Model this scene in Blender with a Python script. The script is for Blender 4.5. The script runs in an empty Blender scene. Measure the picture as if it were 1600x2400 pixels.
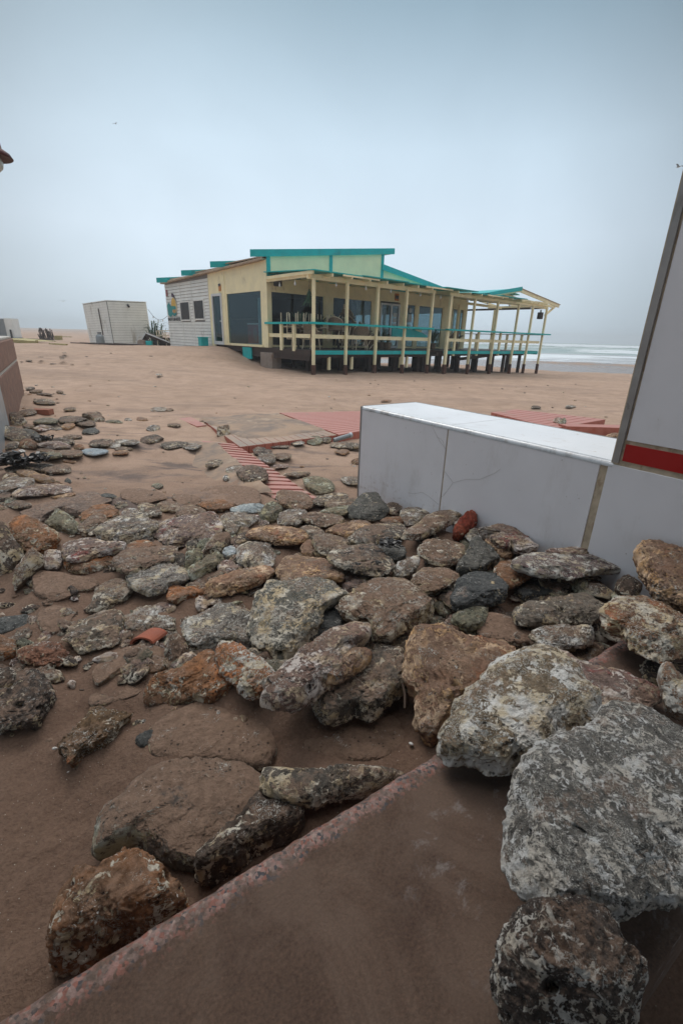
import bpy, bmesh, math, random
import numpy as np
from mathutils import Vector, Matrix, Euler

# ------------------------------------------------------------------ camera, sky, sun, exposure
scene = bpy.context.scene
COL = scene.collection
F = 1600 * 16 / 24.0                     # 16 mm lens on a 24 x 36 mm frame, photograph 1600 x 2400
TH, RO, CZ = math.radians(21.07), math.radians(1.6), 1.25
_R = np.array([1., 0, 0]); _F = np.array([0, math.cos(TH), -math.sin(TH)]); _U = np.array([0, math.sin(TH), math.cos(TH)])
RC = math.cos(RO) * _R + math.sin(RO) * _U
UC = -math.sin(RO) * _R + math.cos(RO) * _U
CAM = np.array([0, 0, CZ])
cd = bpy.data.cameras.new('camera'); cam = bpy.data.objects.new('camera', cd); COL.objects.link(cam)
cd.sensor_fit = 'VERTICAL'; cd.sensor_height = 36; cd.sensor_width = 24; cd.lens = 16
cd.clip_start = 0.02; cd.clip_end = 6000
M3 = Matrix(((RC[0], UC[0], -_F[0]), (RC[1], UC[1], -_F[1]), (RC[2], UC[2], -_F[2])))
cam.matrix_world = Matrix.Translation(CAM) @ M3.to_4x4()
cd.dof.use_dof = True; cd.dof.focus_distance = 2.8; cd.dof.aperture_fstop = 11.0
scene.camera = cam
scene.render.resolution_x, scene.render.resolution_y = 682, 1024
scene.view_settings.view_transform = 'Standard'; scene.view_settings.look = 'None'
scene.view_settings.gamma = 1; scene.view_settings.exposure = 0.0
scene.cycles.volume_bounces = 0

SUN_EL, SUN_AZ = math.radians(48), math.radians(-25)     # behind thick cloud, ahead and a little to the left
W = bpy.data.worlds.new("World"); scene.world = W; W.use_nodes = True
wt = W.node_tree; wt.nodes.clear()
def wn(t, **k):
    n = wt.nodes.new(t)
    for a, b in k.items(): setattr(n, a, b)
    return n
sky = wn('ShaderNodeTexSky', sky_type='NISHITA', sun_disc=False, sun_elevation=SUN_EL, sun_rotation=SUN_AZ, air_density=1.5, dust_density=4.0)
tc = wn('ShaderNodeTexCoord')
nrm = wn('ShaderNodeVectorMath', operation='NORMALIZE'); wt.links.new(tc.outputs['Generated'], nrm.inputs[0])
sep = wn('ShaderNodeSeparateXYZ'); wt.links.new(nrm.outputs[0], sep.inputs[0])
# the cloud deck: dull blue grey low down, a bright patch over the sea, darker again higher, bright overhead
cr = wn('ShaderNodeValToRGB'); wt.links.new(sep.outputs['Z'], cr.inputs[0])
els = cr.color_ramp.elements
SKY = [(0.0, (.64, .77, .875)), (.05, (.66, .79, .90)), (.17, (.69, .82, .945)), (.30, (.57, .71, .83)), (.46, (.29, .42, .52)), (.60, (.80, .90, .98)), (1.0, (2.6, 2.65, 2.7))]
els[0].position, els[0].color = SKY[0][0], (*SKY[0][1], 1); els[1].position, els[1].color = 1, (*SKY[-1][1], 1)
for p, c in SKY[1:-1]:
    e = els.new(p); e.color = (*c, 1)
# bright lobe
dt = wn('ShaderNodeVectorMath', operation='DOT_PRODUCT'); wt.links.new(nrm.outputs[0], dt.inputs[0])
_az, _el = math.radians(-3), math.radians(9)
dt.inputs[1].default_value = (math.sin(_az) * math.cos(_el), math.cos(_az) * math.cos(_el), math.sin(_el))
mr = wn('ShaderNodeMapRange', interpolation_type='SMOOTHSTEP'); wt.links.new(dt.outputs['Value'], mr.inputs[0])
mr.inputs[1].default_value = .76; mr.inputs[2].default_value = .99; mr.inputs[3].default_value = .62; mr.inputs[4].default_value = 1.12
cn = wn('ShaderNodeTexNoise'); cn.inputs['Scale'].default_value = 2.2; cn.inputs['Detail'].default_value = 5; cn.inputs['Distortion'].default_value = .4
wt.links.new(nrm.outputs[0], cn.inputs['Vector'])
cm = wn('ShaderNodeMapRange'); wt.links.new(cn.outputs[0], cm.inputs[0])
cm.inputs[1].default_value = .25; cm.inputs[2].default_value = .75; cm.inputs[3].default_value = .90; cm.inputs[4].default_value = 1.10
mu = wn('ShaderNodeMath', operation='MULTIPLY'); wt.links.new(mr.outputs[0], mu.inputs[0]); wt.links.new(cm.outputs[0], mu.inputs[1])
m10 = wn('ShaderNodeMath', operation='MULTIPLY'); wt.links.new(mu.outputs[0], m10.inputs[0]); m10.inputs[1].default_value = 10.0
vs = wn('ShaderNodeVectorMath', operation='SCALE'); wt.links.new(cr.outputs[0], vs.inputs[0]); wt.links.new(m10.outputs[0], vs.inputs['Scale'])
mx = wn('ShaderNodeMix', data_type='RGBA'); mx.inputs[0].default_value = .94
wt.links.new(sky.outputs[0], mx.inputs[6]); wt.links.new(vs.outputs[0], mx.inputs[7])
bg = wn('ShaderNodeBackground'); bg.inputs['Strength'].default_value = 0.1
wo = wn('ShaderNodeOutputWorld'); wt.links.new(mx.outputs[2], bg.inputs[0]); wt.links.new(bg.outputs[0], wo.inputs[0])

sl = bpy.data.lights.new('sun', 'SUN'); sl.energy = 1.3; sl.angle = math.radians(28); sl.color = (1, .965, .92)
so = bpy.data.objects.new('sun', sl); COL.objects.link(so)
_sd = Vector((math.sin(SUN_AZ) * math.cos(SUN_EL), math.cos(SUN_AZ) * math.cos(SUN_EL), math.sin(SUN_EL)))
so.rotation_euler = _sd.to_track_quat('Z', 'Y').to_euler(); so.location = (0, 0, 30)

# ------------------------------------------------------------------ helpers
rnd = random.Random(7)
def ray(x, y): return _F + RC * (x - 800) / F - UC * (y - 1200) / F
def onz(x, y, z):
    d = ray(x, y); return CAM + d * ((z - CZ) / d[2])
def onplane(x, y, p, n):
    d = ray(x, y); n = np.array(n, float); return CAM + d * (((np.array(p) - CAM) @ n) / (d @ n))
def aty(x, y, Y): return onplane(x, y, (0, Y, 0), (0, 1, 0))

def tag(o, label=None, cat=None, group=None, kind=None):
    if label: o['label'] = label
    if cat: o['category'] = cat
    if group: o['group'] = group
    if kind: o['kind'] = kind
    return o
def empty(name, loc, label, cat, rz=0, group=None, rot=None):
    o = bpy.data.objects.new(name, None); COL.objects.link(o); o.location = loc
    o.rotation_euler = rot if rot else (0, 0, rz); o.empty_display_size = .2
    return tag(o, label, cat, group)
def copy_tree(o, parent=None):
    c = o.copy(); COL.objects.link(c)
    if parent: c.parent = parent
    for ch in list(o.children): copy_tree(ch, c)
    return c

class MB:
    """collects shapes and links them as one mesh object"""
    def __init__(s): s.v = []; s.f = []
    def add(s, vs, fs):
        b = len(s.v); s.v += [tuple(map(float, v)) for v in vs]; s.f += [tuple(i + b for i in f) for f in fs]; return s
    def box(s, x0, x1, y0, y1, z0, z1):
        return s.add([(x0, y0, z0), (x1, y0, z0), (x1, y1, z0), (x0, y1, z0), (x0, y0, z1), (x1, y0, z1), (x1, y1, z1), (x0, y1, z1)],
                     [(0, 3, 2, 1), (4, 5, 6, 7), (0, 1, 5, 4), (1, 2, 6, 5), (2, 3, 7, 6), (3, 0, 4, 7)])
    def bar(s, p, q, w, h, up=(0, 0, 1)):
        p, q = Vector(p), Vector(q); d = (q - p).normalized(); u = Vector(up)
        sd = d.cross(u)
        if sd.length < 1e-4: sd = d.cross(Vector((1, 0, 0)))
        sd.normalize(); u = sd.cross(d)
        a, b = sd * w / 2, u * h / 2
        return s.add([p - a - b, p + a - b, p + a + b, p - a + b, q - a - b, q + a - b, q + a + b, q - a + b],
                     [(0, 1, 2, 3), (4, 7, 6, 5), (0, 4, 5, 1), (1, 5, 6, 2), (2, 6, 7, 3), (3, 7, 4, 0)])
    def tube(s, pts, r, n=8, r2=None):
        pts = [Vector(p) for p in pts]; rings = []; k = len(pts)
        for i, p in enumerate(pts):
            d = (pts[min(i + 1, k - 1)] - pts[max(i - 1, 0)]).normalized()
            a = d.cross(Vector((0, 0, 1)))
            if a.length < 1e-3: a = d.cross(Vector((1, 0, 0)))
            a.normalize(); b = d.cross(a)
            rr = r if r2 is None else r + (r2 - r) * i / (k - 1)
            rings.append([p + a * math.cos(t) * rr + b * math.sin(t) * rr for t in [2 * math.pi * j / n for j in range(n)]])
        vs = [v for rg in rings for v in rg]; fs = []
        for i in range(k - 1):
            for j in range(n):
                fs.append((i * n + j, i * n + (j + 1) % n, (i + 1) * n + (j + 1) % n, (i + 1) * n + j))
        fs.append(tuple(range(n))[::-1]); fs.append(tuple((k - 1) * n + j for j in range(n)))
        return s.add(vs, fs)
    def prism(s, poly, axis, a, b):
        """poly in the two other axes, extruded along axis from a to b"""
        n = len(poly)
        def P(u, v, w): return {'x': (w, u, v), 'y': (u, w, v), 'z': (u, v, w)}[axis]
        vs = [P(u, v, a) for u, v in poly] + [P(u, v, b) for u, v in poly]
        return s.add(vs, [tuple(range(n))[::-1], tuple(range(n, 2 * n))] + [(i, (i + 1) % n, n + (i + 1) % n, n + i) for i in range(n)])
    def lathe(s, prof, c=(0, 0, 0), n=16):
        vs = []; fs = []; k = len(prof)
        for r, z in prof:
            for j in range(n):
                t = 2 * math.pi * j / n; vs.append((c[0] + r * math.cos(t), c[1] + r * math.sin(t), c[2] + z))
        for i in range(k - 1):
            for j in range(n): fs.append((i * n + j, i * n + (j + 1) % n, (i + 1) * n + (j + 1) % n, (i + 1) * n + j))
        return s.add(vs, fs)
    def build(s, name, mat, parent=None, bevel=0, smooth=False, loc=None, label=None):
        me = bpy.data.meshes.new(name); me.from_pydata(s.v, [], s.f); me.update()
        bm = bmesh.new(); bm.from_mesh(me); bmesh.ops.recalc_face_normals(bm, faces=bm.faces); bm.to_mesh(me); bm.free()
        if mat: me.materials.append(mat)
        o = bpy.data.objects.new(name, me); COL.objects.link(o)
        if parent: o.parent = parent
        if loc is not None: o.location = loc
        if bevel:
            m = o.modifiers.new('b', 'BEVEL'); m.width = bevel; m.segments = 2; m.limit_method = 'ANGLE'
        if smooth:
            me.polygons.foreach_set('use_smooth', [True] * len(me.polygons))
        if label: o['label'] = label
        return o

# numpy noise
_prm = np.random.RandomState(3).permutation(4096)
_prm = np.concatenate([_prm, _prm, _prm])
_grd = np.random.RandomState(5).normal(size=(4096, 3)); _grd /= np.linalg.norm(_grd, axis=1)[:, None]
def _h(i, j, k): return _prm[_prm[_prm[i & 4095] + (j & 4095)] + (k & 4095)]
def perlin(p):
    i = np.floor(p).astype(np.int64); f = p - i; u = f * f * f * (f * (f * 6 - 15) + 10); r = 0
    for a in (0, 1):
        for b in (0, 1):
            for c in (0, 1):
                g = _grd[_h(i[:, 0] + a, i[:, 1] + b, i[:, 2] + c)]
                d = f - np.array([a, b, c])
                w = (u[:, 0] if a else 1 - u[:, 0]) * (u[:, 1] if b else 1 - u[:, 1]) * (u[:, 2] if c else 1 - u[:, 2])
                r = r + w * (g * d).sum(1)
    return r
def fbm(p, o=4, g=.5):
    r = 0; a = 1
    for _ in range(o): r = r + a * perlin(p); p = p * 2.03 + 17.3; a *= g
    return r
def worley(p):
    i = np.floor(p).astype(np.int64); best = np.full(len(p), 9.)
    for a in (-1, 0, 1):
        for b in (-1, 0, 1):
            for c in (-1, 0, 1):
                q = i + np.array([a, b, c]); h = _h(q[:, 0], q[:, 1], q[:, 2])
                pt = q + .5 + .45 * _grd[h]
                best = np.minimum(best, ((p - pt) ** 2).sum(1))
    return np.sqrt(best)
def sstep(x, a, b):
    t = np.clip((x - a) / (b - a), 0, 1); return t * t * (3 - 2 * t)

# ------------------------------------------------------------------ materials
class NT:
    def __init__(s, name):
        s.m = bpy.data.materials.new(name); s.m.use_nodes = True; s.t = s.m.node_tree
        s.b = s.t.nodes['Principled BSDF']; s.out = s.t.nodes['Material Output']
        s.tc = s.t.nodes.new('ShaderNodeTexCoord'); s.geo = s.t.nodes.new('ShaderNodeNewGeometry')
    def L(s, a, b): s.t.links.new(a, b)
    def _in(s, sock, v):
        if isinstance(v, bpy.types.NodeSocket): s.L(v, sock)
        elif isinstance(v, (tuple, list)) and len(v) == 3 and sock.type == 'RGBA': sock.default_value = (*v, 1)
        else: sock.default_value = v
    def noise(s, vec, scale, detail=4, rough=.55, dist=0):
        n = s.t.nodes.new('ShaderNodeTexNoise'); s.L(vec, n.inputs['Vector'])
        n.inputs['Scale'].default_value = scale; n.inputs['Detail'].default_value = detail
        n.inputs['Roughness'].default_value = rough; n.inputs['Distortion'].default_value = dist
        return n.outputs[0]
    def voro(s, vec, scale, feat='F1', out='Distance', rand=1):
        n = s.t.nodes.new('ShaderNodeTexVoronoi'); n.feature = feat; s.L(vec, n.inputs['Vector'])
        n.inputs['Scale'].default_value = scale; n.inputs['Randomness'].default_value = rand
        return n.outputs[out]
    def rng(s, v, a, b, c=0, d=1, smooth=True):
        n = s.t.nodes.new('ShaderNodeMapRange'); n.interpolation_type = 'SMOOTHSTEP' if smooth else 'LINEAR'
        s._in(n.inputs[0], v)
        for i, q in enumerate((a, b, c, d)): n.inputs[i + 1].default_value = q
        return n.outputs[0]
    def math(s, op, a, b=0):
        n = s.t.nodes.new('ShaderNodeMath'); n.operation = op; s._in(n.inputs[0], a); s._in(n.inputs[1], b); return n.outputs[0]
    def mix(s, f, a, b, blend='MIX'):
        n = s.t.nodes.new('ShaderNodeMix'); n.data_type = 'RGBA'; n.blend_type = blend
        s._in(n.inputs[0], f); s._in(n.inputs[6], a); s._in(n.inputs[7], b); return n.outputs[2]
    def vmul(s, vec, v):
        n = s.t.nodes.new('ShaderNodeVectorMath'); n.operation = 'MULTIPLY'; s.L(vec, n.inputs[0]); n.inputs[1].default_value = v; return n.outputs[0]
    def vadd(s, vec, v):
        n = s.t.nodes.new('ShaderNodeVectorMath'); n.operation = 'ADD'; s.L(vec, n.inputs[0]); s._in(n.inputs[1], v); return n.outputs[0]
    def xyz(s, vec):
        n = s.t.nodes.new('ShaderNodeSeparateXYZ'); s.L(vec, n.inputs[0]); return n.outputs
    def ramp(s, v, stops, interp='LINEAR'):
        n = s.t.nodes.new('ShaderNodeValToRGB'); s.L(v, n.inputs[0]); e = n.color_ramp.elements; n.color_ramp.interpolation = interp
        e[0].position, e[0].color = stops[0][0], (*stops[0][1], 1); e[1].position, e[1].color = stops[-1][0], (*stops[-1][1], 1)
        for p, c in stops[1:-1]:
            q = e.new(p); q.color = (*c, 1)
        return n.outputs[0]
    def bump(s, h, dist, strength=1, prev=None):
        n = s.t.nodes.new('ShaderNodeBump'); s._in(n.inputs['Height'], h); n.inputs['Distance'].default_value = dist
        n.inputs['Strength'].default_value = strength
        if prev is not None: s.L(prev, n.inputs['Normal'])
        return n.outputs[0]
    def fin(s, col=None, rough=None, nor=None, metal=None, spec=None):
        if col is not None: s._in(s.b.inputs['Base Color'], col)
        if rough is not None: s._in(s.b.inputs['Roughness'], rough)
        if nor is not None: s.L(nor, s.b.inputs['Normal'])
        if metal is not None: s.b.inputs['Metallic'].default_value = metal
        if spec is not None: s.b.inputs['Specular IOR Level'].default_value = spec
        return s.m

SANDC = (.26, .165, .113)
RARG = {}
def rock_mat(name, c1, c2, crust=(.66, .60, .50), crust_amt=.5, dust=.5, rust=0., rustc=(.30, .10, .035), speck=.5, worm=.3, tex=1., c2k=(.82, .70, .52)):
    RARG[name] = dict(c1=c1, c2=c2, crust=crust, crust_amt=crust_amt, dust=dust, rust=rust, rustc=rustc, speck=speck, worm=worm)
    n = NT(name)
    oi = n.t.nodes.new('ShaderNodeObjectInfo')
    off = n.t.nodes.new('ShaderNodeVectorMath'); off.operation = 'SCALE'
    cmb = n.t.nodes.new('ShaderNodeCombineXYZ')
    for i, k in enumerate((37., 91., 53.)): n.L(n.math('MULTIPLY', oi.outputs['Random'], k), cmb.inputs[i])
    p = n.vmul(n.vadd(n.tc.outputs['Object'], cmb.outputs[0]), (tex, tex, tex))
    big = n.noise(p, 7, 8, .62); fine = n.noise(p, 42, 8, .72); mid = n.noise(p, 22, 8, .7, .5)
    col = n.mix(n.rng(big, .38, .62), c1, c2)
    col = n.mix(1, col, n.ramp(n.rng(fine, .3, .7, smooth=False), [(0, (.30, .28, .27)), (.45, (.85, .85, .85)), (1, (1.75, 1.66, 1.55))]), 'MULTIPLY')
    # per stone tone
    col = n.mix(1, col, n.ramp(oi.outputs['Random'], [(0, (.80, .82, .86)), (.5, (1, 1, 1)), (1, (1.18, 1.1, 1.0))]), 'MULTIPLY')
    if rust:
        rm = n.rng(n.noise(p, 4.5, 6, .65, .4), .60 - rust * .25, .70 - rust * .2)
        col = n.mix(rm, col, n.mix(n.rng(mid, .4, .65), rustc, tuple(x * 1.9 for x in rustc)))
    # encrusting pale growth, ragged, full of pinholes
    nzz = n.math('MAXIMUM', n.xyz(n.geo.outputs['Normal'])[2], .3)
    fld = n.math('ADD', n.noise(p, 7.5, 6, .62, .9), n.math('MULTIPLY', n.math('SUBTRACT', n.noise(p, 36, 8, .70, .9), .5), 1.3))
    fld = n.math('ADD', fld, n.math('MULTIPLY', n.math('SUBTRACT', .80, nzz), .24))
    th_ = .71 - .24 * crust_amt
    under = n.rng(n.xyz(n.geo.outputs['Normal'])[2], -.35, .1)
    cmask = n.rng(fld, th_, th_ + .03); cmask = n.math('MULTIPLY', cmask, under)
    spl = n.math('ADD', n.noise(p, 40, 8, .72, 1.4), n.math('MULTIPLY', n.math('SUBTRACT', n.noise(p, 5, 3), .5), .5))
    cmask = n.math('MAXIMUM', cmask, n.math('MULTIPLY', n.rng(spl, .76 - .16 * crust_amt, .785 - .16 * crust_amt), .9))
    ccol = n.mix(n.rng(n.noise(p, 14, 3), .4, .6), crust, tuple(a * b for a, b in zip(crust, c2k)))
    col = n.mix(cmask, col, ccol)
    # sand film lying on the upward faces
    nz = n.xyz(n.geo.outputs['Normal'])[2]
    dm = n.math('MULTIPLY', n.rng(nz, .5, .95), n.rng(n.math('ADD', n.noise(p, 5.5, 7, .68, .3), n.math('MULTIPLY', n.math('SUBTRACT', fine, .5), .5)), .64 - .40 * dust, .72 - .32 * dust))
    sandy = n.mix(n.rng(fine, .35, .65), tuple(x * .72 for x in SANDC), SANDC)
    col = n.mix(n.math('MULTIPLY', dm, min(1, .35 + .65 * dust)), col, sandy)
    # worm tubes and specks of shell over everything
    w = n.noise(p, 42, 2, .5, 2.2)
    wl = n.math('LESS_THAN', n.math('ABSOLUTE', n.math('SUBTRACT', w, .5)), .022)
    wm = n.math('MULTIPLY', wl, n.rng(n.noise(p, 11, 4, .6), .62 - .25 * worm, .72 - .2 * worm))
    col = n.mix(wm, col, (.56, .54, .49))
    sp = n.math('MULTIPLY', n.rng(n.noise(p, 120, 5, .75, .6), .60, .64), n.rng(n.noise(p, 12, 4), .60 - .25 * speck, .72 - .22 * speck))
    col = n.mix(sp, col, (.68, .65, .60))
    # black pin holes
    hd = n.math('ADD', n.voro(p, 58), n.math('MULTIPLY', n.noise(p, 90, 3, .6), .45)); hm = n.math('MULTIPLY', n.rng(hd, .46, .36), n.rng(n.noise(p, 13, 4), .46, .60))
    col = n.mix(n.math('MULTIPLY', hm, .75), col, (.022, .018, .015))
    h = n.math('ADD', n.math('MULTIPLY', mid, 1.0), n.math('MULTIPLY', fine, .6))
    h = n.math('ADD', h, n.math('MULTIPLY', cmask, .22)); h = n.math('SUBTRACT', h, n.math('MULTIPLY', hm, .5)); h = n.math('ADD', h, n.math('MULTIPLY', wm, .25))
    nor = n.bump(h, .016, 1.0)
    nor = n.bump(n.noise(p, 240, 3, .6), .002, .7, nor)
    return n.fin(col, n.rng(fine, .3, .7, .95, .72), nor, spec=.35)

RM = {
 'g': rock_mat('rock_grey', (.098, .084, .07), (.16, .128, .10), crust_amt=.74, dust=.5),
 'b': rock_mat('rock_brown', (.14, .09, .062), (.20, .135, .093), crust_amt=.68, dust=.6, worm=.4),
 'o': rock_mat('rock_ochre', (.27, .125, .055), (.17, .095, .055), crust_amt=.4, dust=.4, rust=.35, rustc=(.28, .11, .04)),
 'w': rock_mat('rock_white', (.17, .14, .115), (.13, .10, .08), crust=(.74, .72, .68), crust_amt=.95, dust=.5, speck=.8, worm=.8),
 't': rock_mat('rock_honeycomb', (.30, .185, .12), (.20, .12, .085), crust=(.68, .48, .32), crust_amt=.85, dust=.6, speck=.3, rust=.3, rustc=(.24, .10, .05)),
 'd': rock_mat('rock_slate', (.075, .078, .075), (.10, .10, .095), crust_amt=.12, dust=.15, speck=.6, worm=.15),
 'p': rock_mat('rock_purple', (.17, .115, .10), (.23, .165, .14), crust=(.66, .58, .53), crust_amt=.88, dust=.4, rust=.25, rustc=(.20, .07, .06)),
 's': rock_mat('rock_sandy', (.17, .115, .085), (.20, .135, .098), crust_amt=.1, dust=1.0, speck=.15, worm=.1),
 'm': rock_mat('rock_mint_rim', (.13, .11, .095), (.18, .14, .11), crust=(.44, .45, .40), crust_amt=.42, dust=.9, speck=.3, worm=.1),
 'k': rock_mat('rock_dark', (.07, .052, .042), (.11, .082, .065), crust_amt=.5, dust=.45, speck=.5),
 'v': rock_mat('rock_greenish', (.15, .145, .10), (.20, .17, .12), crust=(.46, .47, .38), crust_amt=.7, dust=.3),
 'r': rock_mat('rock_red', (.20, .035, .018), (.26, .06, .03), crust_amt=.05, dust=.1, speck=.3, worm=0),
 'l': rock_mat('rock_bluewhite', (.24, .29, .33), (.36, .42, .46), crust=(.52, .56, .60), crust_amt=.6, dust=.05),
}

def sand_mat():
    n = NT('sand'); g = n.t.nodes.new('ShaderNodeNewGeometry'); p = g.outputs['Position']
    big = n.noise(p, .5, 6, .6); mid = n.noise(p, 3.0, 7, .6, .5); fine = n.noise(p, 90, 5, .7); gr = n.noise(p, 420, 2, .7)
    col = n.mix(n.rng(big, .35, .65), (.42, .288, .208), (.47, .325, .24))
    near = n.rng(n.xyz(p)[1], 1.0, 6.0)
    col = n.mix(near, (.170, .103, .071), col)  # damp reddish-brown near sand, its colour darkened further to deepen the foreground shade
    col = n.mix(n.math('MULTIPLY', n.rng(mid, .35, .7), .35), col, (.20, .13, .09))
    # streaks of heavy dark mineral sand left by the waves
    st = n.noise(n.vmul(p, (.55, 2.0, 1)), 1.5, 8, .62, .8)
    sm = n.math('MULTIPLY', n.rng(st, .50, .64), n.rng(n.noise(p, .8, 3), .38, .56))
    sm = n.math('MULTIPLY', sm, n.math('MULTIPLY', n.rng(n.xyz(p)[1], 2.0, 3.2), n.rng(n.xyz(p)[1], 5.5, 9, 1, .25)))
    col = n.mix(n.math('MULTIPLY', sm, .85), col, (.135, .105, .095))
    st2 = n.noise(n.vmul(p, (.16, .8, 1)), 1.0, 7, .62, .6)
    sm2 = n.math('MULTIPLY', n.rng(st2, .52, .66), n.rng(n.xyz(p)[1], 7, 12))
    col = n.mix(n.math('MULTIPLY', sm2, .34), col, (.23, .165, .13))
    col = n.mix(1, col, n.ramp(n.rng(fine, .3, .7, smooth=False), [(0, (.72, .72, .72)), (.5, (1, 1, 1)), (1, (1.22, 1.22, 1.22))]), 'MULTIPLY')
    col = n.mix(n.math('GREATER_THAN', gr, .68), col, (.10, .08, .07))
    sh = n.math('MULTIPLY', n.math('LESS_THAN', n.voro(p, 55), .07), .8)
    col = n.mix(sh, col, (.50, .45, .38))
    # wet shore
    wet = n.rng(n.math('ADD', n.xyz(p)[2], n.math('MULTIPLY', n.math('SUBTRACT', big, .5), .12)), -.60, -.46, 1, 0)
    col = n.mix(wet, col, (.20, .145, .115))
    nor = n.bump(mid, .03, .7); nor = n.bump(fine, .010, .9, nor); nor = n.bump(gr, .0015, .6, nor)
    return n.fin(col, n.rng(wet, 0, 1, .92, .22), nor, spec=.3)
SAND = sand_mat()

def plain(name, col, rough=.6, var=.12, scale=6, bump=.0, metal=0, stain=None, stain_amt=.3, spec=.5):
    n = NT(name); p = n.tc.outputs['Object']
    a = n.noise(p, scale, 6, .6)
    c = n.mix(n.rng(a, .3, .7), tuple(x * (1 - var) for x in col), tuple(min(1, x * (1 + var)) for x in col))
    if stain:
        sm = n.rng(n.noise(n.vmul(p, (1, 1, .45)), scale * .7, 8, .7, .3), .62 - .15 * stain_amt, .75 - .1 * stain_amt)
        c = n.mix(n.math('MULTIPLY', sm, .7), c, stain)
    nor = n.bump(n.noise(p, scale * 12, 5, .6), bump if bump else .001, .6)
    return n.fin(c, n.rng(a, .3, .7, rough - .08, rough + .08), nor, metal=metal, spec=spec)

MT = dict(
 cream=plain('cream_paint', (.93, .82, .52), .6, .07, 2.5, stain=(.42, .32, .18), stain_amt=.35),
 teal=plain('teal_paint', (.0, .43, .43), .5, .10, 3, stain=(.02, .20, .19), stain_amt=.3),
 clad=plain('white_cladding', (.80, .80, .76), .6, .06, 2, stain=(.38, .33, .26), stain_amt=.35),
 groove=plain('dark_groove', (.22, .21, .20), .8),
 darkwood=plain('dark_wood', (.055, .035, .028), .8, .3, 5, bump=.01),
 rust_wood=plain('weathered_base', (.10, .045, .030), .85, .35, 8, bump=.01),
 deckboards=plain('deck_boards', (.09, .075, .07), .55, .25, 6),
 black=plain('black_plastic', (.02, .02, .022), .5),
 white=plain('white_frame', (.66, .67, .67), .4, .04),
 lightblue=plain('pale_blue_panel', (.36, .50, .53), .5, .05),
 room=plain('room_interior', (.30, .28, .25), .8),
 red=plain('red_panel', (.36, .015, .02), .4, .15),
 orange=plain('orange_sign', (.62, .22, .03), .5),
 grey=plain('grey_metal', (.24, .26, .27), .45, .1, metal=.3),
 concrete=plain('concrete', (.30, .24, .20), .9, .15, 6, bump=.01, stain=(.2, .12, .08)),
 brownpanel=plain('roof_sheet', (.40, .29, .20), .7, .2, 5),
 rattan=plain('rattan', (.22, .165, .115), .8, .3, 30, bump=.004),
 chairleg=plain('chair_leg', (.66, .57, .42), .6),
 leaf=plain('palm_leaf', (.035, .085, .045), .6, .3, 8),
 yellowdeck=plain('yellow_boards', (.36, .30, .13), .8, .2),
 brick=plain('red_brick', (.30, .12, .075), .9, .2, 14, bump=.006),
 paper=plain('paper', (.55, .56, .55), .7),
 alu=plain('aluminium', (.42, .44, .46), .4, .08, metal=.6),
)
def glass_mat():
    n = NT('window_glass'); n.t.nodes.remove(n.b)
    tr = n.t.nodes.new('ShaderNodeBsdfTransparent'); tr.inputs[0].default_value = (.62, .70, .72, 1)
    gl = n.t.nodes.new('ShaderNodeBsdfGlossy'); gl.inputs['Roughness'].default_value = .04; gl.inputs[0].default_value = (.75, .85, .9, 1)
    fr = n.t.nodes.new('ShaderNodeFresnel'); fr.inputs[0].default_value = 1.5
    f = n.math('ADD', n.math('MULTIPLY', fr.outputs[0], .20), .01)
    mxs = n.t.nodes.new('ShaderNodeMixShader'); n.L(f, mxs.inputs[0]); n.L(tr.outputs[0], mxs.inputs[1]); n.L(gl.outputs[0], mxs.inputs[2])
    n.L(mxs.outputs[0], n.out.inputs[0]); return n.m
GLASS = glass_mat()

# ------------------------------------------------------------------ beach terrain
E1 = np.array([.753, .658, 0]); E2 = np.array([-.658, .753, 0])
BA = np.array([-1.19, 16.7, 0])                       # front left post of the terrace
def bw(s, t): return BA[:2] + s * E1[:2] + t * E2[:2]
CTRL = []
def cp(x, y, z, w=1.): CTRL.append((x, y, z, w))
for s in np.linspace(0, 15.7, 9):
    x, y = bw(s, 0); cp(x, y, -.43 * s / 15.7)
    x, y = bw(s, 3); cp(x, y, -.43 * s / 15.7 - .03)
for s, t, z in ((-.1, 12.4, .55), (-.6, 9, .62), (-.5, 7, .72), (-.5, 6.2, .74), (-.5, 5.2, .62), (-.1, 4.6, .38), (-.2, 3.6, .12), (-.3, 2.2, .02), (4, 6, .1), (4, 11, .3),
                (-1.6, 5, .55), (-2, 3, .25), (9, 8, -.35), (13, 7, -.5), (-3, 8, .62), (-3, 12, .55)):
    x, y = bw(s, t); cp(x, y, z)
for x, y, z in ((-13, 27.2, .5), (-12, 24, .48), (-16, 31, .5), (-10, 20, .42), (-8, 14, .25), (-6, 10, .08), (-20, 24, .5), (-25, 32, .52), (-32, 45, .50), (-22, 50, .46), (-12, 42, .40),
                (-50, 60, .55), (-3, 10, 0), (0, 8, 0), (3, 8, 0), (6, 9, -.02), (8, 12, -.06), (12, 18, -.2), (0, 12, 0), (-3.6, 6, .02), (-2, 3, 0), (-4, 3, 0), (0, 3, 0), (0, 0, 0), (3, 2, 0), (3, 5, 0), (-3, 0, 0),
                (3, 38.5, -.62), (7.5, 43, -.62), (10.6, 41, -.62), (14.7, 36.9, -.62), (16, 34.5, -.62), (20, 34.8, -.62), (30, 35, -.62), (50, 36, -.62), (-3, 46, -.4), (-8, 60, -.62), (20, 26, -.35), (14, 24, -.3), (35, 24, -.35),
                (10, 60, -1.5), (40, 60, -1.5), (0, 75, -1.5), (20, 90, -1.6), (-40, 95, .5), (-80, 90, .5), (-10, 70, -.3), (-30, 70, .5), (30, 10, 0), (60, 10, 0), (60, 60, -1.5)):
    cp(x, y, z)
CTRL = np.array(CTRL)
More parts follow.
